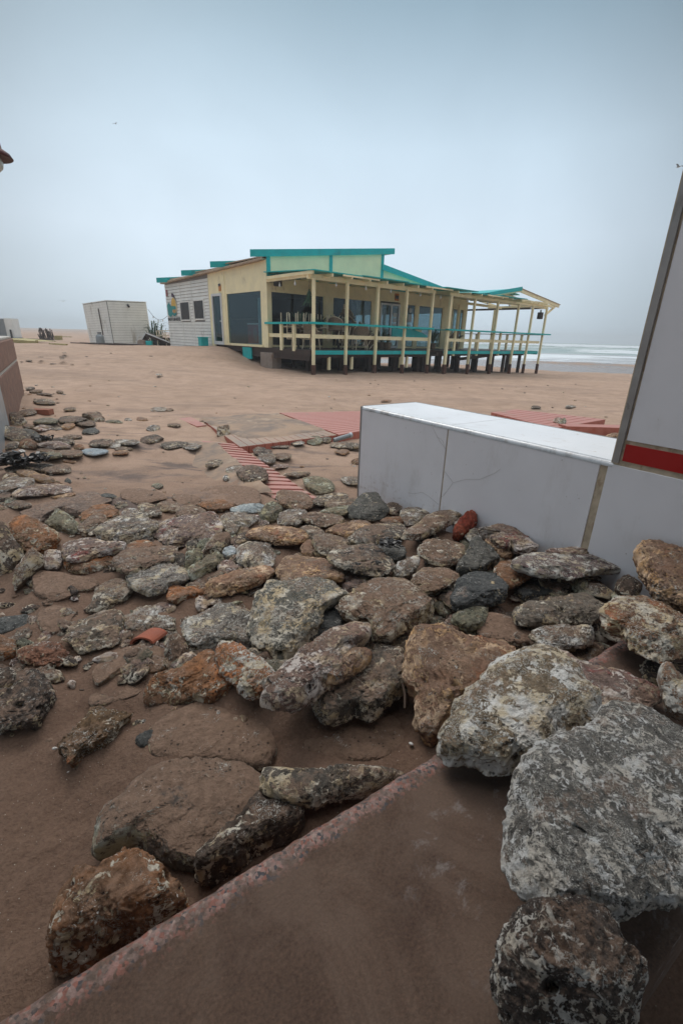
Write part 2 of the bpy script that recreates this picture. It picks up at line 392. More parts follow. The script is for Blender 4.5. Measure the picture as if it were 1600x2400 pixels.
PILE = []           # (x, y, z, radius, weight) filled by the stones
def base_ground(x, y):
    x = np.atleast_1d(np.asarray(x, float)); y = np.atleast_1d(np.asarray(y, float))
    num = np.zeros_like(x); den = np.zeros_like(x)
    for cx, cy, cz, w in CTRL:
        d2 = (x - cx) ** 2 + (y - cy) ** 2
        ww = w / (d2 + .25) ** 1.75
        num += ww * cz; den += ww
    z = num / den
    r = np.hypot(x, y)
    far = sstep(r, 110, 260)
    z = z * (1 - far) + far * np.where(x < -.33 * y, .35, -2.5)
    return z
def ground(x, y, pile=True):
    x = np.atleast_1d(np.asarray(x, float)); y = np.atleast_1d(np.asarray(y, float))
    z = base_ground(x, y)
    P = np.stack([x, y, np.zeros_like(x)], 1)
    amp = sstep(np.hypot(x, y), 1.0, 8)
    z = z + fbm(P * np.array([.28, .5, 1]), 4) * (.02 + .05 * amp) + fbm(P * 2.1 + 9, 3) * .018
    if pile and len(PILE):
        num = np.zeros_like(x); den = np.full_like(x, .12)
        num += z * .12
        for px, py, pz, rad, w in PILE:
            m = np.abs(x - px) + np.abs(y - py) < rad * 5
            if m.any():
                g = w * np.exp(-((x[m] - px) ** 2 + (y[m] - py) ** 2) / (rad * rad))
                num[m] += g * pz; den[m] += g
        z = num / den
    return z
def gz(x, y): return float(ground([x], [y])[0])

def make_terrain():
    a1 = np.linspace(-52, 52, 560); a2 = np.linspace(52, 308, 70)[1:-1]
    ang = np.radians(np.concatenate([a1, a2])); na = len(ang)
    r = [.02]; 
    while r[-1] < 5000: r.append(r[-1] + max(.012, r[-1] * (.0125 if r[-1] < 30 else .05)))
    r = np.array(r); nr = len(r)
    AA, RR = np.meshgrid(ang, r)
    x = (RR * np.sin(AA)).ravel(); y = (RR * np.cos(AA)).ravel() + .15
    z = ground(x, y)
    P = np.stack([x, y, z * 0], 1)
    near = 1 - sstep(np.hypot(x, y), 4, 9)
    z = z + near * (fbm(P * 3.2 + 6, 3, .5) * .022 + fbm(P * 9 + 3, 4, .55) * .012 + fbm(P * 40, 2) * .0022)
    # the paved ledge stands clear of the sand
    q = (x - SLAB0[0]) * SLN[0] + (y - SLAB0[1]) * SLN[1]; al = (x - SLAB0[0]) * SLD[0] + (y - SLAB0[1]) * SLD[1]
    inside = sstep(q, -.07, .02) * (1 - sstep(al, 2.3, 2.5)) * sstep(al, -.9, -.7)
    z = z * (1 - inside) + np.minimum(z, .02) * inside
    V = np.stack([x, y, z], 1)
    i = np.arange(nr - 1)[:, None]; j = np.arange(na)[None, :]
    a = i * na + j; b = i * na + (j + 1) % na; c = (i + 1) * na + (j + 1) % na; d = (i + 1) * na + j
    Q = np.stack([a + 0 * b, b + 0 * a, c, d], -1).reshape(-1, 4)
    me = bpy.data.meshes.new('beach_sand'); me.vertices.add(len(V)); me.vertices.foreach_set('co', V.ravel())
    me.loops.add(Q.size); me.loops.foreach_set('vertex_index', Q[:, ::-1].ravel())
    me.polygons.add(len(Q)); me.polygons.foreach_set('loop_start', np.arange(0, Q.size, 4)); me.polygons.foreach_set('loop_total', np.full(len(Q), 4))
    me.polygons.foreach_set('use_smooth', np.ones(len(Q), bool)); me.update(calc_edges=True)
    if me.polygons[0].normal.z < 0: me.flip_normals()
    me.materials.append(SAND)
    o = bpy.data.objects.new('beach_sand', me); COL.objects.link(o); tag(o, 'wind-smoothed brown beach sand with dark mineral streaks', 'beach', kind='structure')
    return o

# ------------------------------------------------------------------ sea
def make_sea():
    ys = np.concatenate([np.arange(30, 60, .6), np.arange(60, 240, .45), np.geomspace(240, 5000, 60)])
    xs = np.concatenate([np.arange(-30, 320, 1.5), np.geomspace(330, 4000, 14)])
    X, Y = np.meshgrid(xs, ys); X = np.where(X < 0, X / 30 * (.28 * Y), X); x, y = X.ravel(), Y.ravel(); P = np.stack([x, y, x * 0], 1)
    z = np.full_like(x, -.64); foam = np.zeros_like(x)
    jit = fbm(np.stack([x * .02, x * 0, x * 0], 1) + 5, 3)
    rag = fbm(P * np.array([.12, .35, 1]), 4, .6)
    def ridge(y0, h, w, lo, hi, fo):
        nonlocal z, foam
        c = y0 + jit * y0 * .05 + rag * 1.2
        m = sstep(x, lo - 12, lo) * (1 - sstep(x, hi, hi + 40))
        d = y - c
        prof = np.where(d < 0, np.exp(-(d / (w * .35)) ** 2), np.exp(-(d / w) ** 2))
        z += h * prof * (.35 + .65 * m)
        foam = np.maximum(foam, fo * m * sstep(prof * (1 + rag * .5), .30, .62) * (d < w * .5))
    ridge(72, .22, 3.0, -300, 900, .95)
    ridge(96, .45, 4.0, 50, 400, 0.9)
    ridge(109, .60, 3.6, 57, 900, 1.0)
    ridge(112, .5, 5, -300, 25, .35)
    ridge(140, .7, 7, 45, 110, .5)
    ridge(178, 1.35, 9, -200, 900, .85)
    ridge(225, 1.3, 9, 60, 150, .9)
    # white water running up the beach
    run = sstep(y + rag * 5 + jit * 30, 58, 72) * (1 - sstep(y + rag * 9, 74, 84))
    foam = np.maximum(foam, run * .95)
    shal = (1 - sstep(y, 60, 70)) * sstep(fbm(P * np.array([.1, .6, 1]) + 40, 5, .6), .06, .28)
    foam = np.maximum(foam, shal * .75)
    chop = sstep(fbm(P * np.array([.05, .16, 1]) + 80, 4, .6), .30, .5) * sstep(y, 84, 100)
    foam = np.maximum(foam, chop * .5)
    z += fbm(P * np.array([.15, .5, 1]) + 20, 4, .6) * np.where(y > 85, .12, .012)
    V = np.stack([x, y, z], 1); ny, nx = len(ys), len(xs)
    i = np.arange(ny - 1)[:, None]; j = np.arange(nx - 1)[None, :]
    a = i * nx + j; Q = np.stack([a, a + 1, a + nx + 1, a + nx], -1).reshape(-1, 4)
    me = bpy.data.meshes.new('sea_water'); me.vertices.add(len(V)); me.vertices.foreach_set('co', V.ravel())
    me.loops.add(Q.size); me.loops.foreach_set('vertex_index', Q.ravel())
    me.polygons.add(len(Q)); me.polygons.foreach_set('loop_start', np.arange(0, Q.size, 4)); me.polygons.foreach_set('loop_total', np.full(len(Q), 4))
    me.polygons.foreach_set('use_smooth', np.ones(len(Q), bool)); me.update(calc_edges=True)
    at = me.attributes.new('foam', 'FLOAT', 'POINT'); at.data.foreach_set('value', foam.astype(np.float32))
    n = NT('sea'); A = n.t.nodes.new('ShaderNodeAttribute'); A.attribute_name = 'foam'
    pos = n.geo.outputs['Position']; yy = n.xyz(pos)[1]
    w = n.mix(n.rng(yy, 84, 96), (.33, .34, .35), (.25, .34, .325))
    w = n.mix(n.rng(n.noise(n.vmul(pos, (.06, .25, 1)), 1, 5), .35, .65), w, n.mix(1, w, (1.25, 1.2, 1.15), 'MULTIPLY'))
    fo = n.rng(n.math('ADD', A.outputs['Fac'], n.math('MULTIPLY', n.math('SUBTRACT', n.noise(n.vmul(pos, (.6, 2, 1)), 1, 6, .65), .5), .5)), .30, .75)
    col = n.mix(fo, w, (.70, .75, .78))
    nor = n.bump(n.noise(n.vmul(pos, (.5, 1.6, 1)), 1, 5), .12, .6)
    n.fin(col, n.mix(fo, (.25, .25, .25), (.8, .8, .8)), nor, spec=.4)
    me.materials.append(n.m)
    o = bpy.data.objects.new('sea_water', me); COL.objects.link(o); tag(o, 'rough grey green sea with lines of white surf', 'sea', kind='structure')

# ------------------------------------------------------------------ beach club building
BRZ = math.atan2(.658, .753)
def make_building():
    r = empty('beach_club_building', (*BA[:2], 0), 'single storey cream and turquoise beach club on piles by the sea', 'building', rz=BRZ)
    b = lambda name, mat, m, par=r, **k: m.build(name, MT[mat] if isinstance(mat, str) else mat, par, **k)
    T0, T1, S1 = 2.6, 12.4, 12.45
    b('floor', 'darkwood', MB().box(-.02, S1 - .05, T0 + .1, T1 - .05, .56, .80))
    b('ceiling', 'room', MB().box(.05, S1 - .05, T0 + .1, T1 - .05, 2.95, 3.02))
    # front wall: header, corner posts, piers between the panes
    m = MB().box(-.10, S1, T0, T0 + .12, 2.80, 3.30)
    for a, c in ((-.10, .06), (2.63, 3.06), (5.35, 5.84), (7.12, 7.50), (8.27, 8.49), (10.40, 11.22), (12.18, S1)): m.box(a, c, T0, T0 + .12, .78, 2.80)
    m.box(8.27, 8.8, T0 - .02, T0, 1.55, 1.75)
    b('wall', 'cream', m, label='cream wall panels between the terrace windows')
    for a, c in ((.06, 2.63), (3.06, 5.35), (7.50, 8.27), (8.49, 10.40), (11.22, 12.18)):
        f = b('window', 'cream', MB().box(a, c, T0 + .02, T0 + .08, .80, .88).box(a, c, T0 + .02, T0 + .08, 2.74, 2.80).box(a, a + .05, T0 + .02, T0 + .08, .88, 2.74).box(c - .05, c, T0 + .02, T0 + .08, .88, 2.74))
        b('pane', GLASS, MB().box(a + .05, c - .05, T0 + .045, T0 + .053, .88, 2.74), f)
    # double door with white frame, half of it filled with notices
    d = b('door', 'white', MB().box(5.84, 5.92, T0 - .03, T0 + .07, .80, 2.72).box(6.50, 6.60, T0 - .03, T0 + .07, .80, 2.72).box(7.03, 7.12, T0 - .03, T0 + .07, .80, 2.72).box(5.92, 7.03, T0 - .03, T0 + .07, 2.64, 2.72).box(5.92, 7.03, T0 - .03, T0 + .07, .80, .90))
    b('pane', GLASS, MB().box(5.92, 6.50, T0 + .01, T0 + .018, .90, 2.64).box(6.60, 7.03, T0 + .01, T0 + .018, .90, 2.64), d)
    for z in (2.15, 1.93, 1.70): b('notice', 'paper', MB().box(6.68, 6.95, T0 - .015, T0 - .008, z, z + .19), d)
    b('notice', 'teal', MB().box(6.66, 6.95, T0 - .015, T0 - .008, 1.38, 1.54), d)
    b('notice', 'paper', MB().box(7.74, 7.98, T0 - .01, T0 - .004, 2.0, 2.33)); b('notice', 'paper', MB().box(7.76, 7.95, T0 - .01, T0 - .004, 1.5, 1.85))
    b('notice', 'paper', MB().prism([(7.86 + .11 * math.cos(q * .4), 2.5 + .11 * math.sin(q * .4)) for q in range(16)], 'y', T0 - .012, T0 - .006))
    sg = b('warning_sign', 'orange', MB().box(6.72, 6.98, T0 - .03, T0 - .005, 2.86, 3.16)); b('band', 'black', MB().box(6.74, 6.96, T0 - .036, T0 - .031, 2.94, 3.08), sg)
    # left facade
    W0 = -.10
    m = MB().box(W0, W0 + .12, T0 + .12, 3.02, .78, 2.84).box(W0, W0 + .12, 5.80, 6.18, .78, 2.84).box(W0, W0 + .12, 7.09, 7.40, .70, 2.84)
    m.prism([(T0 + .12, 2.84), (7.40, 2.84), (7.40, 3.66), (T0 + .12, 3.80)], 'x', W0, W0 + .12)
    m.box(W0 - .02, W0, 5.86, 5.98, .80, 3.70).box(W0 - .02, W0, T0 - .02, T0 + .2, .80, 3.78).box(W0 - .03, W0 + .1, 3.02, 5.80, .78, .87)
    b('side_wall', 'cream', m)
    m = MB().prism([(7.40, .1), (T1, .1), (T1, 3.56), (7.40, 3.66)], 'x', W0 + .02, W0 + .10)
    b('cladding_backing', 'groove', m)
    m = MB(); z = .10
    while z < 3.50:
        zt = min(z + .122, 3.55); 
        segs = [(7.40, T1)]
        if z < 2.63 and zt > 1.83: segs = [(7.40, 7.94), (9.02, 9.50), (10.60, T1)]
        for a, c in segs:
            m.add([(W0 - .015, a, z), (W0 - .015, c, z), (W0 + .012, c, zt), (W0 + .012, a, zt), (W0 + .02, a, z), (W0 + .02, c, z), (W0 + .02, c, zt), (W0 + .02, a, zt)],
                  [(0, 1, 2, 3), (4, 7, 6, 5), (0, 4, 5, 1), (2, 6, 7, 3), (1, 5, 6, 2), (0, 3, 7, 4)])
        z += .136
    for t in (9.15, 10.45, 7.40): m.box(W0 - .018, W0 - .004, t, t + .012, .1, 3.5)
    b('white_cladding', 'clad', m)
    for a, c, zb, zt in ((7.98, 8.98, 1.86, 2.62), (9.54, 10.56, 1.83, 2.60)):
        f = b('window', 'clad', MB().box(W0 - .04, W0 + .02, a - .05, c + .05, zb - .06, zb).box(W0 - .04, W0 + .02, a - .05, c + .05, zt, zt + .06).box(W0 - .04, W0 + .02, a - .05, a, zb, zt).box(W0 - .04, W0 + .02, c, c + .05, zb, zt))
        b('shutter', 'black', MB().box(W0 - .02, W0 + .01, a, c, zb, zt), f)
    d = b('door', 'white', MB().box(W0 - .05, W0 + .05, 6.18, 6.27, .78, 2.84).box(W0 - .05, W0 + .05, 7.0, 7.09, .78, 2.84).box(W0 - .05, W0 + .05, 6.27, 7.0, 2.74, 2.84).box(W0 - .05, W0 + .05, 6.27, 7.0, .78, .92))
    b('pane', GLASS, MB().box(W0 - .01, W0 - .002, 6.27, 7.0, .92, 2.74), d); b('handle', 'white', MB().box(W0 - .10, W0 - .05, 6.21, 6.30, 1.72, 1.76), d)
    f = b('window', 'cream', MB().box(W0, W0 + .07, 3.02, 5.80, 2.78, 2.84).box(W0, W0 + .07, 3.02, 3.06, .87, 2.78).box(W0, W0 + .07, 5.76, 5.80, .87, 2.78))
    b('pane', GLASS, MB().box(W0 + .03, W0 + .038, 3.06, 5.76, .87, 2.78), f)
    b('curtain', 'lightblue', MB().box(W0 + .08, W0 + .10, 3.06, 3.42, .87, 2.55))
    sg = b('warning_sign', 'orange', MB().box(W0 - .03, W0 - .005, 6.20, 6.38, 2.92, 3.16)); b('band', 'black', MB().box(W0 - .036, W0 - .031, 6.20, 6.38, 3.10, 3.20), sg)
    # emblem and lettering on the cladding
    def ell(cy, cz, ry, rz, k=24, w=0): return [(cy + ry * math.cos(q * 2 * math.pi / k), cz + rz * math.sin(q * 2 * math.pi / k) * (1 + w * math.sin(q * 3))) for q in range(k)]
    em = b('emblem', plain('emblem_cream', (.60, .52, .36), .6), MB().prism(ell(11.35, 2.47, .36, .42), 'x', W0 - .030, W0 - .02))
    b('sun_disc', plain('emblem_yellow', (.66, .42, .08), .6), MB().prism(ell(11.37, 2.56, .27, .28), 'x', W0 - .038, W0 - .031), em)
    b('wave', plain('emblem_teal', (.02, .26, .26), .6), MB().prism([(12.22, 2.50), (12.0, 2.66), (11.72, 2.48), (11.15, 2.46), (11.10, 2.32), (11.6, 2.30), (11.62, 2.19), (11.12, 2.16), (11.12, 2.06), (11.4, 1.99), (11.6, 2.08), (11.85, 1.96), (12.15, 2.06)], 'x', W0 - .046, W0 - .039), em)
    b('disc', plain('emblem_orange', (.60, .30, .10), .6), MB().prism(ell(11.33, 2.23, .15, .09), 'x', W0 - .054, W0 - .047), em)
    b('spire', plain('emblem_plum', (.06, .03, .07), .6), MB().prism([(11.42, 3.08), (11.25, 2.98), (11.20, 2.85), (11.02, 2.70), (11.15, 2.86), (11.52, 2.90), (11.55, 3.02)], 'x', W0 - .036, W0 - .03), em)
    b('small_poster', plain('poster_red', (.30, .08, .09), .6), MB().box(W0 - .03, W0 - .02, 12.05, 12.25, 2.95, 3.25))
    cu = bpy.data.curves.new('lettering', 'FONT'); cu.body = 'BEACH CLUB MOSTEL'; cu.size = .21; cu.extrude = .004; cu.align_x = 'LEFT'; cu.offset = .004
    tmp = bpy.data.objects.new('tmp', cu); COL.objects.link(tmp); dg = bpy.context.evaluated_depsgraph_get()
    me = bpy.data.meshes.new_from_object(tmp.evaluated_get(dg)); COL.objects.unlink(tmp); bpy.data.objects.remove(tmp)
    xs = [v.co.x for v in me.vertices]; wid = max(xs) - min(xs)
    for v in me.vertices: x, y, z = v.co; v.co = (W0 - .026 - z, 12.30 - x / wid * 1.62, 1.79 + y)
    me.materials.clear(); me.materials.append(MT['black']); o = bpy.data.objects.new('lettering', me); COL.objects.link(o); o.parent = r
    b('added_partition', 'darkwood', MB().box(.1, 6.0, 7.4, 7.5, .8, 2.95).box(6.0, 6.1, 4.5, 12.2, .8, 2.95))  # inner walls added to keep the front room dark behind the glass
    # back and end walls with big panes toward the sea
    m = MB().box(.05, S1, T1 - .12, T1, 2.45, 3.3).box(.05, 5.0, T1 - .12, T1, .6, 2.45)
    for s in (5.0, 6.9, 8.8, 10.6, 12.3): m.box(s, s + .15, T1 - .12, T1, .6, 2.45)
    b('back_wall', 'cream', m); b('pane', GLASS, MB().box(5.1, 12.3, T1 - .07, T1 - .062, .8, 2.45))
    m = MB().box(S1 - .12, S1, T0 + .12, T1 - .12, 2.62, 3.3)
    for t in (3.0, 4.9, 6.8, 8.7, 10.6, 12.1): m.box(S1 - .12, S1, t, t + .16, .6, 2.62)
    b('end_wall', 'cream', m); b('pane', GLASS, MB().box(S1 - .07, S1 - .062, T0 + .1, T1 - .1, .8, 2.62))
    # raised gable with turquoise frame
    zl = lambda s: 4.01 + (s + .78) * (4.93 - 4.01) / 7.22
    zr = lambda s: 4.24 - (s - 5.74) * (.54 / 4.17)
    P1 = T0 - .02
    b('parapet_panel', plain('parapet_cream', (.93, .84, .54), .6, .05, 2), MB().prism([(-.02, 3.30), (5.80, 3.30), (5.80, zl(5.8) - .2), (-.02, zl(-.02) - .2)], 'y', P1, P1 + .10).prism([(5.80, 3.30), (9.7, 3.30), (9.7, zr(9.7) - .18), (5.80, zr(5.8) - .18)], 'y', P1 + .01, P1 + .09))
    m = MB()
    for s in (-.10, 2.82, 5.72): m.prism([(s, 3.25), (s + .15, 3.25), (s + .15, zl(s + .15) - .2), (s, zl(s) - .2)], 'y', P1 - .03, P1 + .0)
    m.box(-.10, 9.6, P1 - .06, P1 - .032, 3.25, 3.33)
    b('parapet_frame', 'teal', m)
    b('fascia', 'teal', MB().prism([(-.78, 3.78), (-.78, 4.01), (6.46, 4.93), (6.46, 4.70)], 'y', P1 - .07, P1 - .035))
    b('fascia', 'teal', MB().prism([(5.74, 4.02), (5.74, 4.24), (10.0, 3.69), (9.3, 3.58)], 'y', P1 - .10, P1 - .072))
    for i, t in enumerate((P1 + .1, 5.65, 8.54, 11.58)):
        dz = -.10 * i; t2 = (5.6, 8.5, 11.5, T1 + .3)[i]
        b('roof', 'brownpanel', MB().prism([(-.16, 3.87 + dz), (-.16, 3.91 + dz), (6.4, 4.76 + dz), (6.4, 4.70 + dz)], 'y', t, t2).prism([(5.8, 4.05 + dz), (5.8, 4.1 + dz), (S1 + .2, 3.30 + dz), (S1 + .2, 3.25 + dz)], 'y', t, t2))
        b('rear_wall', 'cream', MB().prism([(0, 3.30), (6.2, 3.30), (6.2, zl(6.2) - .2 + dz), (0, zl(0) - .2 + dz)], 'y', t2 - .1, t2 - .05))
        if i: b('fascia', 'teal', MB().prism([(-.78, 3.79 + dz), (-.78, 4.01 + dz), (2.0, zl(2.0) + dz), (2.0, zl(2.0) - .22 + dz)], 'y', t, t + .035))
    m = MB()
    for i in range(66):
        t = T0 + .06 + i * .150; z = 3.86 - (t - T0) * .0235
        m.prism([(t, z - .05), (t + .075, z - .02), (t + .15, z - .05), (t + .15, z - .10), (t, z - .10)], 'x', W0 - .16, W0 + .02)
    b('roof_edge', 'brownpanel', m)
    # porch roof over the terrace: beam, sheets, rafter ends
    m = MB()
    for a, c, za, zc in ((-.18, 6.4, 3.06, 3.06), (7.35, 15.9, 3.06, 3.0)): m.bar((a, 0, za), (c, 0, zc), .07, .15)
    m.bar((-.1, -.1, 3.11), (-.1, 2.6, 3.11), .07, .14); m.bar((-.16, -.3, 3.165), (-.16, 2.55, 3.165), .06, .10)
    b('porch_beam', 'cream', m)
    m = MB()
    for k in range(18):
        s = .55 + k * .86
        if 5.9 < s < 6.7: continue
        m.bar((s, -.42, 3.13), (s, 2.6, 3.26), .06, .09)
        if k % 5 == 1: m.box(s - .42, s + 1.3, -.44, -.40, 3.14, 3.19)
    b('rafter', 'cream', m)
    m = MB()
    for a, c, y0, dz in ((-.22, 1.9, -.42, .02), (1.9, 4.2, -.50, .035), (4.2, 6.5, -.44, .015), (6.5, 8.7, -.52, .04), (8.7, 10.6, -.40, -.01), (10.6, 13.0, -.48, .02)):
        m.add([(a, y0, 3.18 + dz), (c, y0, 3.18 + dz), (c, 2.6, 3.33 + dz), (a, 2.6, 3.33 + dz), (a, y0, 3.21 + dz), (c, y0, 3.21 + dz), (c, 2.6, 3.36 + dz), (a, 2.6, 3.36 + dz)],
              [(0, 3, 2, 1), (4, 5, 6, 7), (0, 1, 5, 4), (1, 2, 6, 5), (2, 3, 7, 6), (3, 0, 4, 7)])
    b('porch_roof', 'teal', m)
    # end pavilion: open gable, rafters and tie
    m = MB().bar((10.45, -.02, 3.24), (13.0, -.02, 3.62), .07, .12).bar((13.0, -.02, 3.62), (17.25, -.02, 3.15), .08, .14).bar((12.9, -.05, 3.22), (16.6, -.05, 3.08), .07, .12)
    m.bar((15.9, 0, 2.62), (16.85, 0, 3.10), .07, .10).bar((12.5, 2.6, 3.08), (15.7, 2.6, 3.04), .08, .12).bar((12.5, 5.6, 3.08), (15.7, 5.6, 3.04), .08, .12).bar((15.9, -.1, 3.08), (15.9, 3.6, 3.08), .08, .12)
    for t in (1.1, 2.3, 3.5): m.bar((13.0, t, 3.60), (17.2, t, 3.13), .06, .10)
    b('gable_frame', 'cream', m)
    b('gable_fascia', 'teal', MB().prism([(10.3, 3.22), (13.02, 3.62), (13.02, 3.80), (10.3, 3.36)], 'y', -.09, -.058))
    b('gable_roof', 'teal', MB().prism([(10.4, 3.32), (13.0, 3.70), (13.0, 3.73), (10.4, 3.35)], 'y', -.05, 6.0).prism([(13.0, 3.70), (14.4, 3.545), (14.4, 3.57), (13.0, 3.73)], 'y', .8, 6.0))
    b('roof_batten', 'brownpanel', MB().prism([(13.0, 3.70), (17.3, 3.22), (17.3, 3.245), (13.0, 3.725)], 'y', -.09, .35))
    b('eaves_beam', 'darkwood', MB().bar((15.74, .05, 2.98), (15.74, 8.8, 2.98), .07, .10))
    return r
make_building()

def make_terrace():
    r = empty('wooden_terrace', (*BA[:2], 0), 'raised wooden terrace on brown piles with turquoise handrail in front of the beach club', 'terrace', rz=BRZ)
    b = lambda name, mat, m, par=r, **k: m.build(name, MT[mat], par, **k)
    m = MB()
    for i in range(21):
        t = .02 + i * .186
        for a, c in ((0.0, 6.18), (7.3, 15.75)) if t < .62 else ((0.0, 15.75),):
            if t > 2.5: a = 12.5
            m.box(a, c, t, t + .17, .745, .785)
    for i in range(26):
        t = 4.0 + i * .186; m.box(12.5, 15.75, t, t + .17, .745, .785)
    b('decking', 'deckboards', m)
    m = MB()
    for t in (.12, 1.3, 2.45): m.box(.05, 6.1, t, t + .10, .52, .742); m.box(6.2, 15.6, max(t, .7), max(t, .7) + .10, .52, .742)
    m.box(-.06, .02, 0, 4.4, .60, .775).box(-.03, .05, .1, 4.0, .42, .60).box(12.6, 15.6, 3.7, 3.8, .5, .742)
    for s in np.arange(1, 15.5, 1.5): m.box(s, s + .08, .1, 2.5, .60, .742)
    b('joists', 'darkwood', m)
    b('fascia', 'teal', MB().box(.06, 6.20, -.055, -.02, .64, .775)); b('fascia', 'teal', MB().box(7.30, 15.68, -.055, -.02, .64, .775))
    b('step', 'rust_wood', MB().box(6.2, 7.3, .5, .55, .62, .78))
    b('cross_brace', 'darkwood', MB().bar((9.6, .9, .35), (14.0, .9, .62), .08, .14))
    tall = [0, 1.47, 2.97, 4.55, 6.14, 7.35, 9.11, 11.0, 12.89, 14.31, 15.8]
    for i, s in enumerate(tall):
        wd = .078 if i not in (5,) else .14
        p = b('post', 'cream', MB().box(s - wd / 2, s + wd / 2, -.16, -.06, .30 - .2 * s / 15.7, 3.0 if i != 3 else 3.02))
        b('pile', 'rust_wood', MB().box(s - wd / 2 - .012, s + wd / 2 + .012, -.175, -.045, -.95, .302 - .2 * s / 15.7), p)
    b('post', 'cream', MB().box(11.3, 11.42, 2.3, 2.42, .78, 2.95)); b('post', 'cream', MB().box(15.68, 15.80, 2.94, 3.06, .78, 2.95)); b('post', 'cream', MB().box(15.68, 15.80, 5.9, 6.02, .78, 2.95))
    for s in (8.08, 9.91, 11.8): 
        b('rail_post', 'cream', MB().box(s - .06, s + .06, -.02, .06, .56, 1.62))
    for t in (1.06, 1.97, 4.05, 5.0, 7.0): b('rail_post', 'cream', MB().box(15.69, 15.78, t - .06, t + .06, .78, 1.60))
    b('edge_beam', 'darkwood', MB().box(15.68, 15.80, 0, 8.8, .60, .744)); b('mid_rail', 'cream', MB().box(15.72, 15.76, 0, 8.8, 1.17, 1.28))
    for t in (1.0, 2.0, 3.0, 4.4, 6.0, 8.0): b('pile', 'darkwood', MB().box(15.66, 15.80, t - .07, t + .07, -1.1, .6))
    for t in (.95, 1.75): b('rail_post', 'cream', MB().box(-.10, -.02, t - .07, t + .07, .72, 1.62))
    b('handrail', 'teal', MB().box(-.12, 6.25, -.24, -.04, 1.62, 1.69)); b('handrail', 'teal', MB().box(7.25, 16.5, -.24, -.04, 1.62, 1.685))
    b('handrail', 'teal', MB().box(-.16, .02, -.04, 2.75, 1.62, 1.69)); b('handrail', 'darkwood', MB().box(15.66, 15.84, -.04, 8.8, 1.60, 1.638))
    b('handrail', 'teal', MB().box(6.25, 7.25, .85, .95, 1.62, 1.66).box(6.18, 6.26, -.04, .9, 1.62, 1.66).box(7.25, 7.33, -.04, .9, 1.62, 1.66))
    b('mid_rail', 'cream', MB().box(.05, 6.2, -.05, -.015, 1.17, 1.30)); b('mid_rail', 'cream', MB().box(7.4, 15.7, -.05, -.015, 1.17, 1.30)); b('mid_rail', 'cream', MB().box(-.06, -.03, .02, 2.6, 1.17, 1.30))
    b('rail_panel', 'teal', MB().prism([(5.0, 1.28), (5.0, 1.64), (6.4, 1.62), (7.3, 1.40), (7.3, 1.24)], 'y', .98, 1.02))
    # inner piles
    k = 0
    for t in (1.1, 2.5, 3.9, 5.6, 7.5):
        for s in np.arange(.7 + .3 * (t > 2), 15.5, 1.55):
            if t > 3.9 and s > 12.2: continue
            if t > 3 and s < 2: continue
            w = .07 + .03 * rnd.random()
            b('pile', 'darkwood', MB().box(s - w, s + w, t - w, t + w, -1.0, .6)); k += 1
    for s in (.9, 2.0, 4.7, 5.1): b('rail_post', 'cream', MB().box(s - .045, s + .045, .1, .19, .1, .55))
    b('block_pier', 'concrete', MB().box(-.12, .32, 2.35, 3.2, -.3, .60), bevel=.01)
    b('block_pier', 'darkwood', MB().box(7.4, 8.0, 1.2, 1.8, -.6, .60)); b('block_pier', 'darkwood', MB().box(3.9, 4.9, 3.6, 4.2, -.6, .60))
    b('skirt_board', 'teal', MB().box(-.12, -.06, 3.9, 4.6, .3, .74))
    b('skirt_board', 'darkwood', MB().box(.6, 7.0, 4.5, 4.56, -.4, .60))
    return r
make_terrace()

